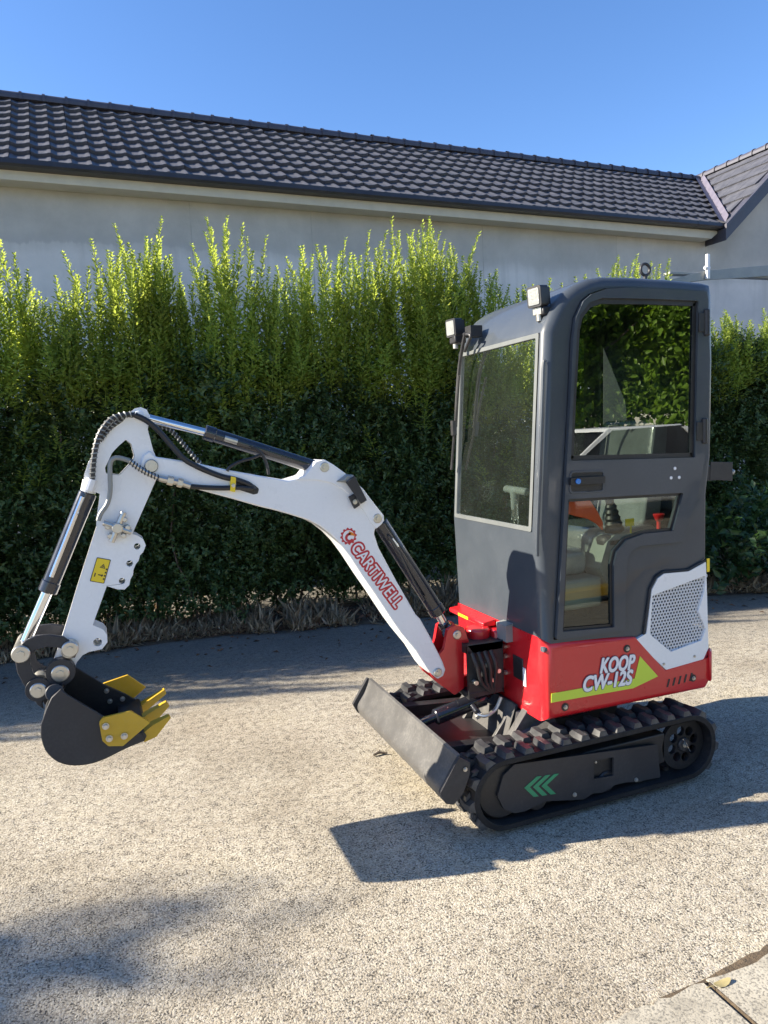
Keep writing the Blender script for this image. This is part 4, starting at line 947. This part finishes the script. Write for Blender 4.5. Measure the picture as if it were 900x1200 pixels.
part("fitting", MB().cyl([(-.06,2.735,1.433),(-.043,2.735,1.474)][0], [(-.06,2.735,1.433),(-.043,2.735,1.474)][1], 0.017, n=8), M['decal_white'], arm, 0.002)

# ---- bucket linkage
ban = [(-.341,.881),(-.325,.915),(-.302,.935),(-.269,.946),(-.226,.944),(-.183,.93),(-.15,.897),(-.142,.871),(-.152,.848),(-.168,.853),(-.177,.876),(-.198,.891),(-.235,.901),(-.268,.898),(-.29,.885),(-.296,.853),(-.289,.812),(-.267,.79),(-.243,.781),(-.239,.763),(-.261,.736),(-.27,.698),(-.268,.682),(-.286,.701),(-.301,.737),(-.324,.784),(-.338,.826)]
lk = part("link", MB().prism(ban, 2.712, 2.728), M['charcoal'], ex, 0.003)
part("link_plate", MB().prism(ban, 2.872, 2.888), M['charcoal'], lk, 0.003)
for p, r_ in zip([(-.32,.891),(-.165,.884),(-.278,.755),(-.203,.803)], (0.030, 0.028, 0.027, 0.030)):
    pin(lk, p[0], p[1], 2.698, 2.90, r_)
part("rust_stain", MB().prism([(-.212,.838),(-.187,.843),(-.164,.814),(-.174,.769),(-.184,.777),(-.184,.805)], 2.738, 2.747), M['rust'], lk)
boss = [(-.202,.806)][0]
part("link_boss", MB().prism(circ(boss, 0.048, 28), 2.702, 2.742), M['charcoal'], lk, 0.003)
p = [(-.277,.757)][0]; part("link_boss", MB().prism(circ(p, 0.042, 28), 2.702, 2.742), M['charcoal'], lk, 0.003)
part("connecting_bar", MB().prism(fil([(-.257,.783),(-.23,.785),(-.198,.773),(-.205,.746),(-.25,.736),(-.279,.722),(-.288,.742)], 0.006), 2.715, 2.885), M['charcoal'], lk, 0.004)

# ---- bucket
KY0, KY1 = 2.61, 2.99
side = [(-.2,.775),(-.179,.75),(-.073,.654),(.002,.602),(.05,.561),(.051,.544),(-.013,.527),(-.085,.504),(-.138,.496),(-.192,.505),(-.235,.53),(-.266,.573),(-.275,.621),(-.271,.664),(-.251,.711),(-.231,.75)]
bk = part("bucket", MB().prism(side, KY0, KY0+0.012), M['charcoal'], ex, 0.002)
part("side_plate", MB().prism(side, KY1-0.012, KY1), M['black'], bk, 0.002)
shell = spl([(-.199,.768),(-.232,.747),(-.25,.707),(-.27,.66),(-.274,.619),(-.264,.57),(-.235,.528),(-.192,.503),(-.139,.495),(-.085,.502),(-.013,.525),(.054,.542)], 4)
inn = inset([tuple(p) for p in shell] + [(shell[0].x+0.2, shell[0].y)], [0.010]*(len(shell)+1))[:len(shell)]
prof_ = [tuple(p) for p in shell] + inn[::-1]
part("shell", MB().loft([[(p[0], y, p[1]) for p in prof_] for y in (KY0+0.002, KY1-0.002)]), M['black'], bk)
ears = [(-.225,.838),(-.191,.842),(-.168,.825),(-.163,.79),(-.182,.762),(-.201,.729),(-.247,.712),(-.266,.684),(-.278,.724),(-.298,.746),(-.295,.773),(-.27,.781),(-.24,.782)]
part("hanger", MB().prism(ears, 2.745, 2.757).prism(ears, 2.845, 2.857), M['charcoal'], bk, 0.002)
part("hanger_tube", MB().cyl([(-.222,2.64,.757)][0], [(-.249,2.96,.657)][0], 0.030, n=24, ch=0.003), M['charcoal'], bk)
ctn = fil([(-.09,.64),(-.078,.655),(.015,.662),(.076,.608),(-.02,.542),(-.067,.551),(-.085,.574)], 0.012, 4, {3: 0.003, 2: 0.003})
cut = part("side_cutter", MB().prism(ctn, 2.598, 2.6095), M['yellow'], bk, 0.002)
for p in [(-.07,.625),(-.062,.579),(-.013,.578)]: bolt(cut, p[0], p[1], 2.597, 0.95)
ctf = [(-.094,.619),(-.075,.654),(.019,.673),(.083,.611),(.041,.579),(-.024,.543)]
part("side_cutter", MB().prism(ctf, 2.991, 3.002), M['yellow'], bk, 0.002)
for p in [(-.065,.627),(-.056,.583),(-.009,.584),(-.008,.545),(.035,.558)]: bolt(bk, p[0], p[1], 2.977, 0.8)
for q_, y0_, y1_ in (([(.045,.563),(.082,.587),(.142,.607),(.149,.598),(.094,.543),(.051,.53)], 2.622, 2.672), ([(.002,.535),(.062,.57),(.146,.606),(.156,.588),(.097,.538),(.015,.512)], 2.775, 2.825), ([(.006,.527),(.06,.562),(.151,.606),(.157,.587),(.077,.535),(.011,.512)], 2.928, 2.978)):
    m_ = [((q_[2][0]+q_[3][0])/2, (q_[2][1]+q_[3][1])/2)]
    ym = (y0_+y1_)/2; dy = (y1_-y0_)/2
    rings = []
    for s in (-1, 1): rings.append([(p[0], ym + s*dy*(0.55 if i in (2, 3) else 1.0), p[1]) for i, p in enumerate(q_)])
    part("tooth", MB().loft(rings), M['yellow'], bk, 0.002)
part("lip", MB().prism([(-.03,.561),(.051,.573),(.061,.555),(.051,.538),(-.016,.524)], 2.615, 2.985), M['black'], bk, 0.002)

# ---- cab
CY0, CY1 = 2.43, 3.20
prof_px = [(1.6,.664),(1.588,1.159),(1.646,1.949),(1.655,1.975),(1.68,2.021),(1.708,2.067),(1.745,2.103),(1.794,2.133),(1.859,2.159),(1.926,2.17),(2.052,2.172),(2.268,2.169),(2.448,2.162),(2.493,2.154),(2.502,2.108),(2.495,1.83),(2.486,1.414),(2.462,1.25),(2.452,.961)]
hood_top = [(2.442,.959),(2.35,.925),(2.212,.931),(2.171,.914),(2.14,.865),(2.103,.656)]
FXB = 1.598
prof_c = [(FXB, 0.668), (FXB, 0.70), (1.586, 1.159), (1.645, 1.949)] + prof_px[3:] + hood_top[1:] + [(hood_top[-1][0], 0.662)]
prof_c[-2] = (hood_top[-1][0], 0.70)
# resample: keep as is; rounding radius: generous along the front and roof, small at the door-side bottom
rad = []
for (x, z) in prof_c:
    if z < 0.69: rad.append(0.006)
    elif z < 0.72 and x > 1.7: rad.append(0.008)
    elif x < 1.75 or z > 1.95: rad.append(0.042)
    elif z > 1.2: rad.append(0.02)
    else: rad.append(0.008)
door_out = [(1.646,.713),(1.695,1.235),(1.736,1.676),(1.754,1.91),(1.771,2.002),(1.808,2.066),(1.85,2.095),(1.925,2.118),(2.017,2.124),(2.236,2.123),(2.401,2.12),(2.443,2.116),(2.452,2.082),(2.445,1.802),(2.435,1.416),(2.394,1.251),(2.307,1.056),(2.251,1.051),(2.081,1.055),(2.036,1.041),(2.013,1.009),(2.006,.962),(1.997,.703)]
door_c = fil(door_out, 0.006, 3)
rings = slab_round(None, prof_c, CY0, CY1, rad, n=6)
cab_mb = MB(); n_r = len(rings); n_p = len(prof_c)
skip = {2}                                                  # segment 1 -> 2 is the windscreen
cv = [p for r in rings for p in r]; cf = []
for k in range(n_r - 1):
    for i in range(n_p):
        if i in skip and k == n_r//2 - 1: continue
        j = (i+1) % n_p; cf.append((k*n_p+i, k*n_p+j, (k+1)*n_p+j, (k+1)*n_p+i))
cab_mb.add(cv, cf)
cab_mb.cap([rings[0], [(p[0], CY0, p[1]) for p in door_c]])
far_win = [(1.75, 0.95), (1.78, 1.9), (1.86, 2.03), (2.40, 2.03), (2.38, 1.0)]
cab_mb.cap([rings[-1], [(p[0], CY1, p[1]) for p in far_win]])
# door reveal
cab_mb.loft([[(p[0], CY0, p[1]) for p in door_c], [(p[0], CY0+0.035, p[1]) for p in door_c]], cap0=False, cap1=False)
# windscreen jambs
WY0, WY1 = CY0 + 0.042, CY1 - 0.042
cab = part("cab", cab_mb, M['cab'], ex, smooth=38)
def wq(t, y):  # point on the windscreen plane, t 0 bottom 1 top
    return (1.586 + (1.645-1.586)*t, y, 1.159 + (1.949-1.159)*t)
ws = []
a0, a1 = wq(0, 0), wq(1, 0)
fr = MB(); o_ = [(WY0+0.002, 0.0), (WY1-0.002, 0.0), (WY1-0.002, 1.0), (WY0+0.002, 1.0)]; i_ = [(WY0+0.022, 0.022), (WY1-0.022, 0.022), (WY1-0.022, 0.978), (WY0+0.022, 0.978)]
nx = Vector((-1, 0, 0.075)).normalized()
def WP_(p, d): q = Vector(wq(p[1], p[0])) + nx*d; return tuple(q)
fr.loft([[WP_(p, 0.004) for p in fil(o_, 0.012)], [WP_(p, 0.004) for p in fil(i_, 0.012)], [WP_(p, -0.02) for p in fil(i_, 0.012)]], cap0=False, cap1=False)
scr = part("windscreen_trim", fr, M['seal'], cab, smooth=30)
part("windscreen", MB().cap([[WP_(p, -0.006) for p in i_]]), M['glass'], cab, smooth=None)
# rear and far panes
part("side_window", MB().cap([[(p[0], CY1-0.004, p[1]) for p in far_win]]), M['glass_side'], cab, smooth=None)
# door
up_w = fil([(1.736,1.439),(1.754,1.675),(1.779,1.957),(1.794,2.009),(1.84,2.058),(1.901,2.077),(2.131,2.079),(2.395,2.076),(2.387,1.801),(2.377,1.416)], 0.008, 3, {3: 0.0, 4: 0.0, 5: 0.0})
lo_w = fil([(1.72,1.286),(2.31,1.268),(2.253,1.108),(2.098,1.11),(2.008,1.092),(1.955,1.047),(1.939,.994),(1.937,.729),(1.68,.747)], 0.006, 3, {3: 0.0, 5: 0.0})
dsh = inset(door_out, [0.004]*len(door_out)); dsh = fil(dsh, 0.012, 4)
door = part("door", MB().prism(dsh, 2.412, 2.450, [up_w, lo_w]), M['cab'], cab, 0.009, seg=3)
part("window_pane", MB().cap([[(p[0], 2.430, p[1]) for p in up_w]]), M['glass_door'], door, smooth=None)
part("window_pane", MB().cap([[(p[0], 2.430, p[1]) for p in lo_w]]), M['glass_lower'], door, smooth=None)
for w_, ins in ((up_w, 0.02), (lo_w, 0.012)):
    iw = inset(w_, [ins]*len(w_)); part("window_seal", MB().loft([[(p[0], y_, p[1]) for p in q_] for q_, y_ in ((w_, 2.427), (w_, 2.423), (iw, 2.423), (iw, 2.427))], cap0=False, cap1=False), M['black'], door, smooth=None)
hp = fil([(1.729,1.399),(1.899,1.393),(1.893,1.301),(1.723,1.307)], 0.02, 5)
hd = part("handle_recess", MB().prism(hp, 2.4085, 2.4125, [inset(hp, [0.008]*len(hp))]), M['cab'], door, 0.002)
part("handle_plate", MB().prism(inset(hp, [0.009]*len(hp)), 2.4118, 2.4135), M['black'], hd)
hl = fil([(1.722,1.372),(1.891,1.369),(1.886,1.339),(1.721,1.342)], 0.006, 3); part("handle", MB().prism(hl, 2.394, 2.408), M['black'], door, 0.004)
p = [(1.754,1.356)][0]; part("lock_button", MB().cyl((p[0], 2.396, p[1]), (p[0], 2.386, p[1]), 0.011, n=18, ch=0.002), M['blue'], door)
for p in [(2.263,1.376),(2.242,1.337),(2.286,1.336)]: part("screw", MB().cyl((p[0], 2.413, p[1]), (p[0], 2.409, p[1]), 0.007, n=12, ch=0.001), M['decal_white'], door)
for p in [(2.437,1.986),(2.425,1.528)]:
    mb = MB().cyl((p[0], 2.410, p[1]-0.055), (p[0], 2.410, p[1]+0.055), 0.014, n=14, ch=0.003).box((p[0]-0.045, 2.405, p[1]-0.04), (p[0], 2.413, p[1]+0.04)); part("hinge", mb, M['black'], door, 0.003)
# rain / grab tube on the front post
gp = [(1.653,2.425,1.83),(1.647,2.425,1.824),(1.637,2.425,1.679),(1.615,2.425,1.378),(1.599,2.425,1.175),(1.594,2.425,1.066)]; part("grab_rail", MB().tube(spl([(p[0]-0.012, p[1]+0.01, p[2]) for p in gp], 4), 0.008, 8), M['cab'], cab)
# white engine hood with perforated grille
hood = [(2.049,.654),(2.216,.496),(2.427,.51),(2.457,.557),(2.449,.789),(2.442,.95),(2.345,.919),(2.208,.925),(2.175,.908),(2.142,.862),(2.111,.675)]
grl = [(2.145,.837),(2.442,.89),(2.434,.822),(2.4,.733),(2.442,.646),(2.417,.598),(2.243,.573),(2.129,.668)]
HP = fil(hood, 0.01, 3, {5: 0.0, 4: 0.0}); GP = fil(grl, 0.008, 3)
hd_o = part("engine_hood", MB().prism(HP, 2.419, 2.445, [GP]), M['white'], up, 0.005)
part("hood_seal", MB().tube([(p[0], 2.425, p[1]) for p in [(2.444,.957),(2.345,.925),(2.208,.933),(2.168,.915),(2.136,.866),(2.101,.665)]], 0.006, 8), M['black'], cab)
part("caution_mark", MB().box((2.447, 2.4175, 0.905), (2.462, 2.4195, 0.965)), M['decal_yellow'], hd_o)
part("hood_side", MB().box((2.05, 2.447, 0.50), (2.462, 3.14, 0.64)).prism([(2.16, 0.64), (2.44, 0.64), (2.44, 0.93), (2.17, 0.90)], 2.50, 3.14), M['black'], up)
def inside(p, poly):
    c = False; m = len(poly)
    for i in range(m):
        a, b = poly[i], poly[i-1]
        if (a[1] > p[1]) != (b[1] > p[1]) and p[0] < (b[0]-a[0])*(p[1]-a[1])/(b[1]-a[1]) + a[0]: c = not c
    return c
gm = MB(); PT = 0.0165; hr = 0.0058; gx0 = min(p[0] for p in GP); gx1 = max(p[0] for p in GP); gz0 = min(p[1] for p in GP); gz1 = max(p[1] for p in GP)
row = 0; z = gz0 - PT
while z < gz1 + PT:
    x = gx0 - PT + (PT/2 if row % 2 else 0)
    while x < gx1 + PT:
        if inside((x, z), inset(GP, [-0.012]*len(GP))):
            R0 = PT/math.sqrt(3)
            o6 = [(x + R0*math.sin(k*math.pi/3), 2.4275, z + R0*math.cos(k*math.pi/3)) for k in range(6)]
            i6 = [(x + hr*math.sin(k*math.pi/3), 2.4275, z + hr*math.cos(k*math.pi/3)) for k in range(6)]
            b6 = [(p[0], 2.4305, p[2]) for p in i6]
            gm.loft([o6, i6, b6], cap0=False, cap1=False)
        x += PT
    z += PT*math.sqrt(3)/2; row += 1
part("grille_mesh", gm, M['seal_grey'], hd_o, smooth=None)
for p in [(2.202,.525),(2.375,.532)]: bolt(hd_o, p[0], p[1], 2.4185, 0.5)
# rear lamp plate
q = [(2.553,1.386),(2.683,1.376),(2.683,1.29),(2.548,1.305)]
rl = part("lamp_plate", MB().prism(q, 2.50, 2.504).box((2.46, 2.502, q[2][1]+0.01), (q[1][0], 2.56, q[1][1]-0.01)), M['charcoal'], cab, 0.001)
part("rear_lamp", MB().cyl((q[1][0]-0.005, 2.52, (q[1][1]+q[2][1])/2-0.003), (q[1][0]+0.02, 2.51, (q[1][1]+q[2][1])/2-0.003), 0.012, n=12, ch=0.003), M['lens'], rl)
# roof eye bolt
p = [(2.411,2.75,2.28)][0]
ring_c = Vector(p); circ_pts = [(ring_c.x + 0.026*math.cos(a), ring_c.y, ring_c.z + 0.026*math.sin(a)) for a in np.linspace(0, 2*math.pi, 21)]
ey = MB().tube(circ_pts, 0.007, 8).cyl((ring_c.x, ring_c.y, ring_c.z-0.07), (ring_c.x, ring_c.y, ring_c.z-0.025), 0.009)
part("lifting_eye", ey, M['charcoal'], cab)
# work lamps
def work_lamp(px_c, w, h, rz, ry):
    root = MB(); c = Vector(px_c)
    body_ = MB(); lens_ = MB(); br = MB()
    Rm = Matrix.Rotation(rz, 3, 'Z') @ Matrix.Rotation(ry, 3, 'Y')
    def T(m): m.v = [tuple(c + Rm @ Vector(p)) for p in m.v]; return m
    body_.prism(fil([(-w/2,-h/2),(w/2,-h/2),(w/2,h/2),(-w/2,h/2)], 0.012), 0.0, 0.042, ax='x')
    for k in range(4): body_.box((0.042, -w*0.42 + k*w*0.24, -h*0.4), (0.058, -w*0.42 + k*w*0.24 + 0.008, h*0.4))
    lens_.prism(fil([(-w/2+0.009,-h/2+0.009),(w/2-0.009,-h/2+0.009),(w/2-0.009,h/2-0.009),(-w/2+0.009,h/2-0.009)], 0.008), -0.003, -0.0005, ax='x')
    br.box((0.01, -w*0.3, -h/2-0.03), (0.035, w*0.3, -h/2)).cyl((0.02, 0, -h/2-0.055), (0.02, 0, -h/2-0.02), 0.012, n=10)
    l = part("work_lamp", T(body_), M['black'], cab, 0.003); part("lens", T(lens_), M['lens'], l); part("bracket", T(br), M['zinc'], l, 0.002)
    return l
pn = [(1.64,2.5,2.092)][0]; pf = [(1.561,3.08,2.058)][0]
work_lamp(pn, 0.076, 0.082, R(12), R(-4)); work_lamp(pf, 0.078, 0.082, R(8), R(-3))
# lamp base pads on the curved roof front
q = [(1.672,2.5,2.033)][0]; part("lamp_base", MB().box((q[0]-0.01, 2.47, q[2]-0.015), (q[0]+0.05, 2.53, q[2]+0.02)), M['black'], cab, 0.006)
q = [(1.577,3.08,2.005)][0]; part("lamp_base", MB().box((q[0]-0.01, 3.05, q[2]-0.02), (q[0]+0.05, 3.11, q[2]+0.03)), M['black'], cab, 0.006)
# wiper
wp = [(1.6,2.986,2.023),(1.6,3.025,1.951),(1.6,3.069,1.838)]; wb_ = [(1.585,3.031,1.835),(1.585,3.094,1.599),(1.585,3.147,1.394)]
wi = part("wiper_arm", MB().tube(spl([(p[0]-0.012, p[1], p[2]) for p in wp] + [(1.575, wb_[1][1], wb_[1][2])], 4), 0.009, 8).box((1.60, wp[0][1]-0.03, wp[0][2]-0.02), (1.66, wp[0][1]+0.025, wp[0][2]+0.03)).tube(spl([(p[0]-0.02, p[1], p[2]) for p in [(1.61,3.005,2.018),(1.61,2.941,2.005),(1.61,2.967,1.974),(1.61,3.003,1.941)]], 4), 0.007, 8), M['black'], cab)
part("wiper_blade", MB().tube([(p[0]-0.014, p[1], p[2]) for p in wb_], 0.007, 6).box((1.555, wb_[1][1]-0.012, wb_[1][2]-0.04), (1.575, wb_[1][1]+0.012, wb_[1][2]+0.03)), M['black'], wi)
# ---- interior
part("floor_mat", MB().box((1.63, 2.47, 0.685), (2.06, 3.13, 0.70)), M['black'], cab)
part("rear_wall", MB().box((2.40, 2.47, 0.98), (2.425, 3.13, 1.40)).box((2.12, 2.47, 0.955), (2.42, 3.13, 0.985)).box((2.10, 2.47, 0.70), (2.13, 3.13, 0.985)), M['black'], cab)
seat = part("seat", MB().box((1.95, 2.60, 0.97), (2.36, 3.00, 1.12)), M['film'], cab, 0.05, seg=4)
part("seat_back", MB().prism([(2.26, 1.10), (2.36, 1.10), (2.42, 1.58), (2.34, 1.60)], 2.61, 2.99), M['film'], seat, 0.035, seg=4)
part("seat_base", MB().box((1.98, 2.64, 0.70), (2.30, 2.96, 0.965)), M['seat'], seat, 0.02)
def joystick(y, b):
    cn = part("console", MB().prism(fil([(1.934,.963),(1.977,1.078),(2.018,1.104),(2.138,1.097),(2.217,1.027),(2.23,.918),(2.143,.804),(2.013,.82)], 0.012), y-0.06, y+0.06), M['console'], cab, 0.01)
    px_, pz_ = [(2.064,1.107)][0]; prb = []
    for k in range(11):
        prb.append(((px_ - 0.002*k, y, pz_ + 0.0125*k), 0.040 - 0.0022*k + (0.005 if k % 2 else 0)))
    part("joystick_boot", MB().tube([p for p, r in prb], [r for p, r in prb], 20), M['black'], cn)
    part("joystick", MB().tube([(px_-0.022, y, pz_+0.12), (px_-0.03, y, pz_+0.18), (px_-0.045, y, pz_+0.25)], [0.017, 0.022, 0.024], 14), M['black'], cn)
joystick(2.56, 1); joystick(3.05, 0)
part("arm_rest", MB().box((1.97, 2.50, 1.04), (2.36, 2.58, 1.10)), M['seat'], cab, 0.02)
q = [(2.113,2.52,1.147)][0]; part("tag", MB().box((q[0]-0.022, 2.518, q[2]-0.016), (q[0]+0.022, 2.523, q[2]+0.016)).cyl((q[0]+0.005, 2.52, q[2]-0.07), (q[0]+0.005, 2.52, q[2]), 0.004), M['decal_yellow'], cab)
q = [(2.291,2.54,1.156)][0]; part("stop_knob", MB().cyl((q[0], q[1], q[2]-0.02), (q[0], q[1], q[2]+0.012), 0.016, 0.026, n=16, ch=0.003).cyl((q[0], q[1], q[2]-0.06), (q[0], q[1], q[2]-0.02), 0.010), M['knob_red'], cab)
cl_ = [(1.788,2.52,1.263),(1.839,2.52,1.252),(1.899,2.52,1.225),(1.942,2.52,1.185),(1.973,2.52,1.141)]; part("safety_strap", MB().loft([[(p[0], 2.52 + dy, p[2] + s*w_) for s, dy in ((1, 0), (1, 0.012), (-1, 0.012), (-1, 0))] for p, w_ in zip(cl_, (0.05, 0.055, 0.045, 0.03, 0.018))]), M['orange'], cab, 0.004)
part("wrapped_cushion", MB().box((1.72, 2.56, 0.93), (1.93, 2.80, 1.05)), M['film'], cab, 0.04, seg=4)
part("pedal_box", MB().box((1.72, 2.50, 0.80), (1.95, 2.62, 0.93)), M['console'], cab, 0.015)
# travel levers with T handles
for dy in (0.0,):
    h0, h1 = [(1.623,2.7,1.312),(1.726,2.7,1.3)]; s0 = [(1.644,2.7,1.168)][0]
    part("travel_lever", MB().cyl((h0[0]+0.04, 2.80, h0[2]), (h0[0]+0.04, 2.62, h0[2]-0.005), 0.017, n=14, ch=0.006).cyl((h0[0]+0.04, 2.72, h0[2]), (h0[0]+0.035, 2.72, h0[2]-0.09), 0.022, 0.015, n=12), M['grey_handle'], cab, 0.004)
    part("lever_rod", MB().cyl((h0[0]+0.035, 2.732, h0[2]-0.06), (h0[0]+0.03, 2.75, 0.72), 0.0085, n=10).cyl((h0[0]+0.035, 2.705, h0[2]-0.06), (h0[0]+0.03, 2.695, 0.72), 0.0085, n=10), M['chrome'], cab)
    part("lever_boot", MB().cyl((h0[0]+0.035, 2.72, 1.12), (h0[0]+0.032, 2.72, 1.05), 0.022, 0.035, n=16), M['black'], cab)
    part("dash_panel", MB().box((1.63, 2.50, 0.71), (1.67, 3.12, 1.05)), M['black'], cab, 0.01)

# ================================================================== small things on the paving
t = thing("fallen_leaf", "pale yellow fallen leaf on the slab joint in the foreground", "leaf", (1.482, 1.411, 0.013))
mb = MB(); rim = [(0.03*math.cos(a)*(1.0 if abs(math.sin(a)) < 0.9 else 0.8), 0.012*math.sin(a), 0.004 + 0.004*math.cos(2*a)) for a in np.linspace(0, 2*math.pi, 13)[:-1]]
mb.add([(1.482 + p[0], 1.411 + p[1], 0.014 + p[2]) for p in rim] + [(1.482, 1.411, 0.015)], [(i, (i+1) % 12, 12) for i in range(12)])
part("blade", mb, M['leaf_fallen'], t, smooth=60); part("stalk", MB().tube([(1.452, 1.411, 0.018), (1.43, 1.416, 0.016)], 0.0012, 5), M['leaf_fallen'], t)
t = thing("twig", "small dark twig lying on the paving left of the blade", "twig", (1.153, 3.222, 0.0))
part("stick", MB().tube([(1.12, 3.22, 0.008), (1.15, 3.225, 0.014), (1.19, 3.21, 0.008)], [0.006, 0.008, 0.004], 6).tube([(1.15, 3.225, 0.012), (1.165, 3.25, 0.012)], 0.004, 5), M['bark'], t)

# ================================================================== behind and beside the camera: seen in the glass, casting the shade
def tree(name, label, x, y, h, crown_r, n, ll, seed, mat='leaf_tree', trunk_r=0.16, c0=0.35, group=None):
    t = thing(name, label, "tree", (x, y, 0), group); g = random.Random(seed); G = np.random.default_rng(seed)
    mb = MB(); mb.tube(spl([(x, y, 0), (x+g.uniform(-.1,.1), y+g.uniform(-.1,.1), h*0.3), (x+g.uniform(-.2,.2), y, h*0.6), (x, y, h*0.9)], 4), [trunk_r*(1-0.85*k/12) for k in range(13)], 8)
    tips = []
    for k in range(16):
        z0 = h*g.uniform(c0-0.05, 0.75); a = g.uniform(0, 6.28); L = crown_r*g.uniform(0.5, 1.0)
        e = Vector((x + L*math.cos(a), y + L*math.sin(a), z0 + L*g.uniform(0.2, 0.7))); mb.tube([(x, y, z0), tuple((Vector((x,y,z0))+e)/2 + Vector((0,0,-0.1))), tuple(e)], [trunk_r*0.35, trunk_r*0.2, trunk_r*0.08], 6); tips.append(e)
    part("trunk", mb, M['bark'], t)
    cen = np.array([tuple(e) for e in tips] + [(x + g.uniform(-.6,.6)*crown_r, y + g.uniform(-.6,.6)*crown_r, h*g.uniform(c0+0.1, 1.0)) for _ in range(26)])
    idx = G.integers(0, len(cen), n); pos = cen[idx] + G.normal(0, crown_r*0.17, (n,3)); d = G.normal(size=(n,3)) + np.array([0,0,-0.2]); ln = G.uniform(0.7, 1.3, n)*ll
    v, t_ = leaves(pos, d, G.normal(size=(n,3)) + np.array([0,0,1.0]), ln, ln*0.55)
    o = link(bpy.data.objects.new("crown", bulk("crown", v - np.array(ORG[0]), t_, M[mat])), t); o["kind"] = "stuff"
    return t
tree("shade_tree", "slender roadside tree standing far to the left of the hedge", -13.35, 6.2, 7.0, 0.8, 1900, 0.13, 5, c0=0.80)
for k, (x, y, h) in enumerate(((6.2, -12.5, 7.0), (9.6, -12.0, 7.8), (12.9, -12.8, 7.2), (16.2, -12.2, 8.0), (20.0, -13.0, 7.5))):
    tree("roadside_tree", ["leafy tree behind the viewer, leftmost of the row in the door glass", "tall leafy tree second in the row behind the viewer", "middle leafy tree of the row behind the viewer", "broad tall tree fourth in the row behind the viewer", "last leafy tree at the far end of the row behind the viewer"][k], x, y, h, 2.5, 15000, 0.24, 60+k, c0=0.15, group="trees in a row behind the viewer")
cr = thing("parked_car", "white hatchback car parked behind the viewer, reflected in the door glass", "car", (7.6, -5.0, 0))
cx, cy = 7.6, -5.0
def carp(w, pr, y_): return [(cx + p[0], cy + y_, p[1]) for p in pr]
low = [(-2.1,0.35),(-2.15,0.6),(-2.05,0.85),(-1.1,1.0),(1.6,1.02),(2.05,0.95),(2.1,0.5),(2.05,0.3)]
cb = part("car_body", MB().loft([carp(0, [(p[0]*0.97, p[1]*0.99) for p in low], -0.86), carp(0, low, -0.78), carp(0, low, 0.78), carp(0, [(p[0]*0.97, p[1]*0.99) for p in low], 0.86)]), M['white'], cr, 0.04, seg=3)
gh = [(-1.05,1.0),(-0.35,1.47),(1.1,1.50),(1.75,1.02)]
part("glasshouse", MB().loft([carp(0, gh, -0.78), carp(0, [(-0.95,1.03),(-0.3,1.44),(1.05,1.46),(1.6,1.05)], -0.66), carp(0, [(-0.95,1.03),(-0.3,1.44),(1.05,1.46),(1.6,1.05)], 0.66), carp(0, gh, 0.78)]), M['barrel'], cr)
part("car_roof", MB().prism([(cx-0.42,1.45),(cx+1.15,1.48),(cx+1.10,1.52),(cx-0.36,1.51)], cy-0.74, cy+0.74), M['white'], cr, 0.02)
for s in (-1, 1): part("pillar", MB().prism([(cx-1.08,0.99),(cx-1.0,0.99),(cx-0.32,1.47),(cx-0.42,1.47)], cy+s*0.785-0.02, cy+s*0.785+0.02).prism([(cx+1.06,1.47),(cx+1.16,1.48),(cx+1.80,1.0),(cx+1.68,1.0)], cy+s*0.785-0.02, cy+s*0.785+0.02), M['white'], cr)
for wx in (-1.35, 1.3):
    for s in (-1, 1):
        w = part("wheel", MB().cyl((cx+wx, cy+s*0.68, 0.31), (cx+wx, cy+s*0.88, 0.31), 0.31, n=28, ch=0.03), M['rubber'], cr); part("rim", MB().cyl((cx+wx, cy+s*0.80, 0.31), (cx+wx, cy+s*0.89, 0.31), 0.19, n=20, ch=0.01), M['galv'], w)
pb = thing("yellow_beam", "yellow painted steel beam lying on the paving beside the viewer", "beam", (3.9, -0.35, 0))
part("beam", MB().box((3.2, -0.42, 0.06), (5.2, -0.30, 0.14)), M['yellow'], pb, 0.01); part("foot", MB().box((3.3, -0.46, 0.0), (3.42, -0.26, 0.06)).box((4.9, -0.46, 0.0), (5.02, -0.26, 0.06)), M['black'], pb, 0.005)
